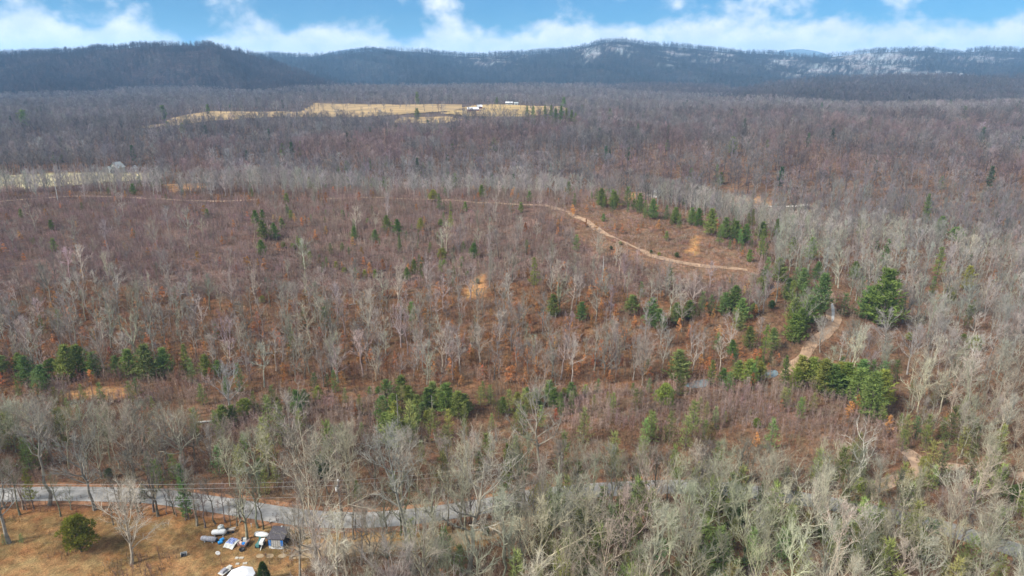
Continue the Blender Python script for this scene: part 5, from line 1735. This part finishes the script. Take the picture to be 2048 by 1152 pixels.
# ------------------------------------------------------------------ far buildings
def gable_house(name, label, cat, px, py, w, d, h_, rh, rz, wall, roof, windows, door=True, along=True):
    g = ground_at(px, py)
    t = thing(name, label, cat, (g[0], g[1], g[2] + .3), rz)
    part('wall', wall, t, lambda b: (b.box((0, 0, h_ / 2 - .3), (w, d, h_ + .6)),
         b.tri((-w / 2, -d / 2, h_), (-w / 2, d / 2, h_), (-w / 2, 0, h_ + rh)), b.tri((w / 2, -d / 2, h_), (w / 2, d / 2, h_), (w / 2, 0, h_ + rh))) if along else
         (b.box((0, 0, h_ / 2 - .3), (w, d, h_ + .6)), b.tri((-w / 2, -d / 2, h_), (w / 2, -d / 2, h_), (0, -d / 2, h_ + rh)), b.tri((-w / 2, d / 2, h_), (w / 2, d / 2, h_), (0, d / 2, h_ + rh))))
    e = .5
    for s in (-1, 1):
        if along:
            part('roof_slope', roof, t, lambda b: (b.quad((-w / 2 - e, s * (d / 2 + e), h_ - .25), (w / 2 + e, s * (d / 2 + e), h_ - .25), (w / 2 + e, 0, h_ + rh + .1), (-w / 2 - e, 0, h_ + rh + .1)),
                 b.quad((-w / 2 - e, s * (d / 2 + e), h_ - .1), (w / 2 + e, s * (d / 2 + e), h_ - .1), (w / 2 + e, 0, h_ + rh + .25), (-w / 2 - e, 0, h_ + rh + .25))))
        else:
            part('roof_slope', roof, t, lambda b: (b.quad((s * (w / 2 + e), -d / 2 - e, h_ - .25), (s * (w / 2 + e), d / 2 + e, h_ - .25), (0, d / 2 + e, h_ + rh + .1), (0, -d / 2 - e, h_ + rh + .1)),
                 b.quad((s * (w / 2 + e), -d / 2 - e, h_ - .1), (s * (w / 2 + e), d / 2 + e, h_ - .1), (0, d / 2 + e, h_ + rh + .25), (0, -d / 2 - e, h_ + rh + .25))))
    for (x, z, ww, wh) in windows:
        o = part('window', M_DULLWHITE, t, lambda b: b.box((x, -d / 2 - .03, z), (ww + .25, .08, wh + .25)))
        part('pane', M_GLASS, o, lambda b: b.box((x, -d / 2 - .08, z), (ww, .06, wh)))
    if door:
        part('door', M_GLASS, t, lambda b: b.box((0, -d / 2 - .05, 1.0), (1.1, .1, 2.0)))
    return t


fh_ = gable_house('farmhouse', 'white gabled farmhouse behind the pale lawn at far left', 'house', 236, 345, 7.4, 7, 3.8, 3.6, R(-12), M_DULLWHITE, M_GALV,
                  [(-2.2, 1.4, 1.1, 1.3), (2.2, 1.4, 1.1, 1.3), (-1.2, 3.7, .9, 1.2), (1.2, 3.7, .9, 1.2)], True, False)
gable_house('garage', 'small white garage beside the white farmhouse', 'garage', 222, 346, 3.2, 5, 3.2, 1.4, R(-12), M_WHITE, M_GALV, [(0, 2.9, 1.0, 1.0)], True, False)
gable_house('garden_shed', 'tiny white shed right of the white farmhouse', 'shed', 270, 342, 2.6, 2.6, 2.4, 1.2, 0, M_WHITE, M_ROOFWHITE, [(.7, 1.5, .6, .6)], True, False)
gable_house('barn', 'long dark red barn with white roof between the far fields', 'barn', 946, 223, 16, 8, 3.2, 2.4, R(8), M_RED, M_ROOFWHITE, [(-6, 2, 1.6, 1.4), (-2, 2, 1.6, 1.4), (5, 2, 1.6, 1.4)], True, True)
gable_house('barn', 'small red outbuilding with white roof beside the barn', 'barn', 959, 218, 8, 7, 3.6, 2.6, R(8), M_RED, M_ROOFWHITE, [(2, 2, 1.2, 1.2)], True, True)
gable_house('ranch_house', 'long low white house on the far field edge', 'house', 1018, 209, 12, 7, 2.8, 1.6, 0, M_DULLWHITE, M_ROOFWHITE, [(-4.4, 1.6, 1.3, 1.1), (-2.2, 1.6, 1.3, 1.1), (2.4, 1.6, 1.3, 1.1), (4.6, 1.6, 1.3, 1.1)], True, True)
gable_house('garage', 'small grey garage right of the long white house', 'garage', 1032, 210, 7, 6, 2.8, 1.6, 0, M_DULLWHITE, M_GALV, [(1.5, 1.6, 1, 1)], True, True)
gable_house('cabin', 'low pale roofed cabin behind the hill crest clearing', 'cabin', 1314, 390, 7, 4.5, 2.2, 1.2, R(-6), M_PALEBOARD, M_ROOFWHITE, [(1.5, 1.3, .9, .8)], True, True)

# ------------------------------------------------------------------ haze
mh, nt, L = mat_new('air')
oh = N(nt, 'ShaderNodeOutputMaterial')
pv = N(nt, 'ShaderNodeVolumePrincipled')
pv.inputs['Color'].default_value = (0.30, 0.60, 1.0, 1)
pv.inputs['Density'].default_value = 0.000095
pv.inputs['Anisotropy'].default_value = 0.0
L(pv.outputs[0], oh.inputs['Volume'])
mb = MB(); mb.box((0, 4900, 200), (17000, 11000, 450))
hz = mb.build('haze', mh)
tag(hz, 'thin blue haze over the whole valley', 'haze', kind='stuff')

# ------------------------------------------------------------------ look-alikes: say which one by its order from the left
ORD = ['leftmost', 'second from left', 'third from left', 'fourth from left', 'fifth from left', 'sixth from left', 'seventh from left', 'eighth from left', 'ninth from left', 'tenth from left',
       'eleventh from left', 'twelfth from left', 'thirteenth from left', 'fourteenth from left', 'fifteenth from left', 'sixteenth from left', 'seventeenth from left', 'eighteenth from left', 'nineteenth from left', 'twentieth from left']
by = {}
for o in COL.objects:
    if o.parent is None and 'group' in o and o.name.split('.')[0] in ('bare_tree', 'pine_tree', 'evergreen_bush'):
        by.setdefault(o['group'], []).append(o)
for g_, os_ in by.items():
    os_.sort(key=lambda o: project(o.location.x, o.location.y, o.location.z)[0])
    k_ = len(os_)
    if k_ == 1:
        continue
    for i_, o in enumerate(os_):
        if i_ < k_ - i_ or i_ < 3:
            w_ = ORD[min(i_, 19)]
        else:
            w_ = ORD[min(k_ - 1 - i_, 19)].replace('left', 'right')
        if i_ > 19 and k_ - 1 - i_ > 19: continue
        o['label'] = w_ + ' ' + o['label']
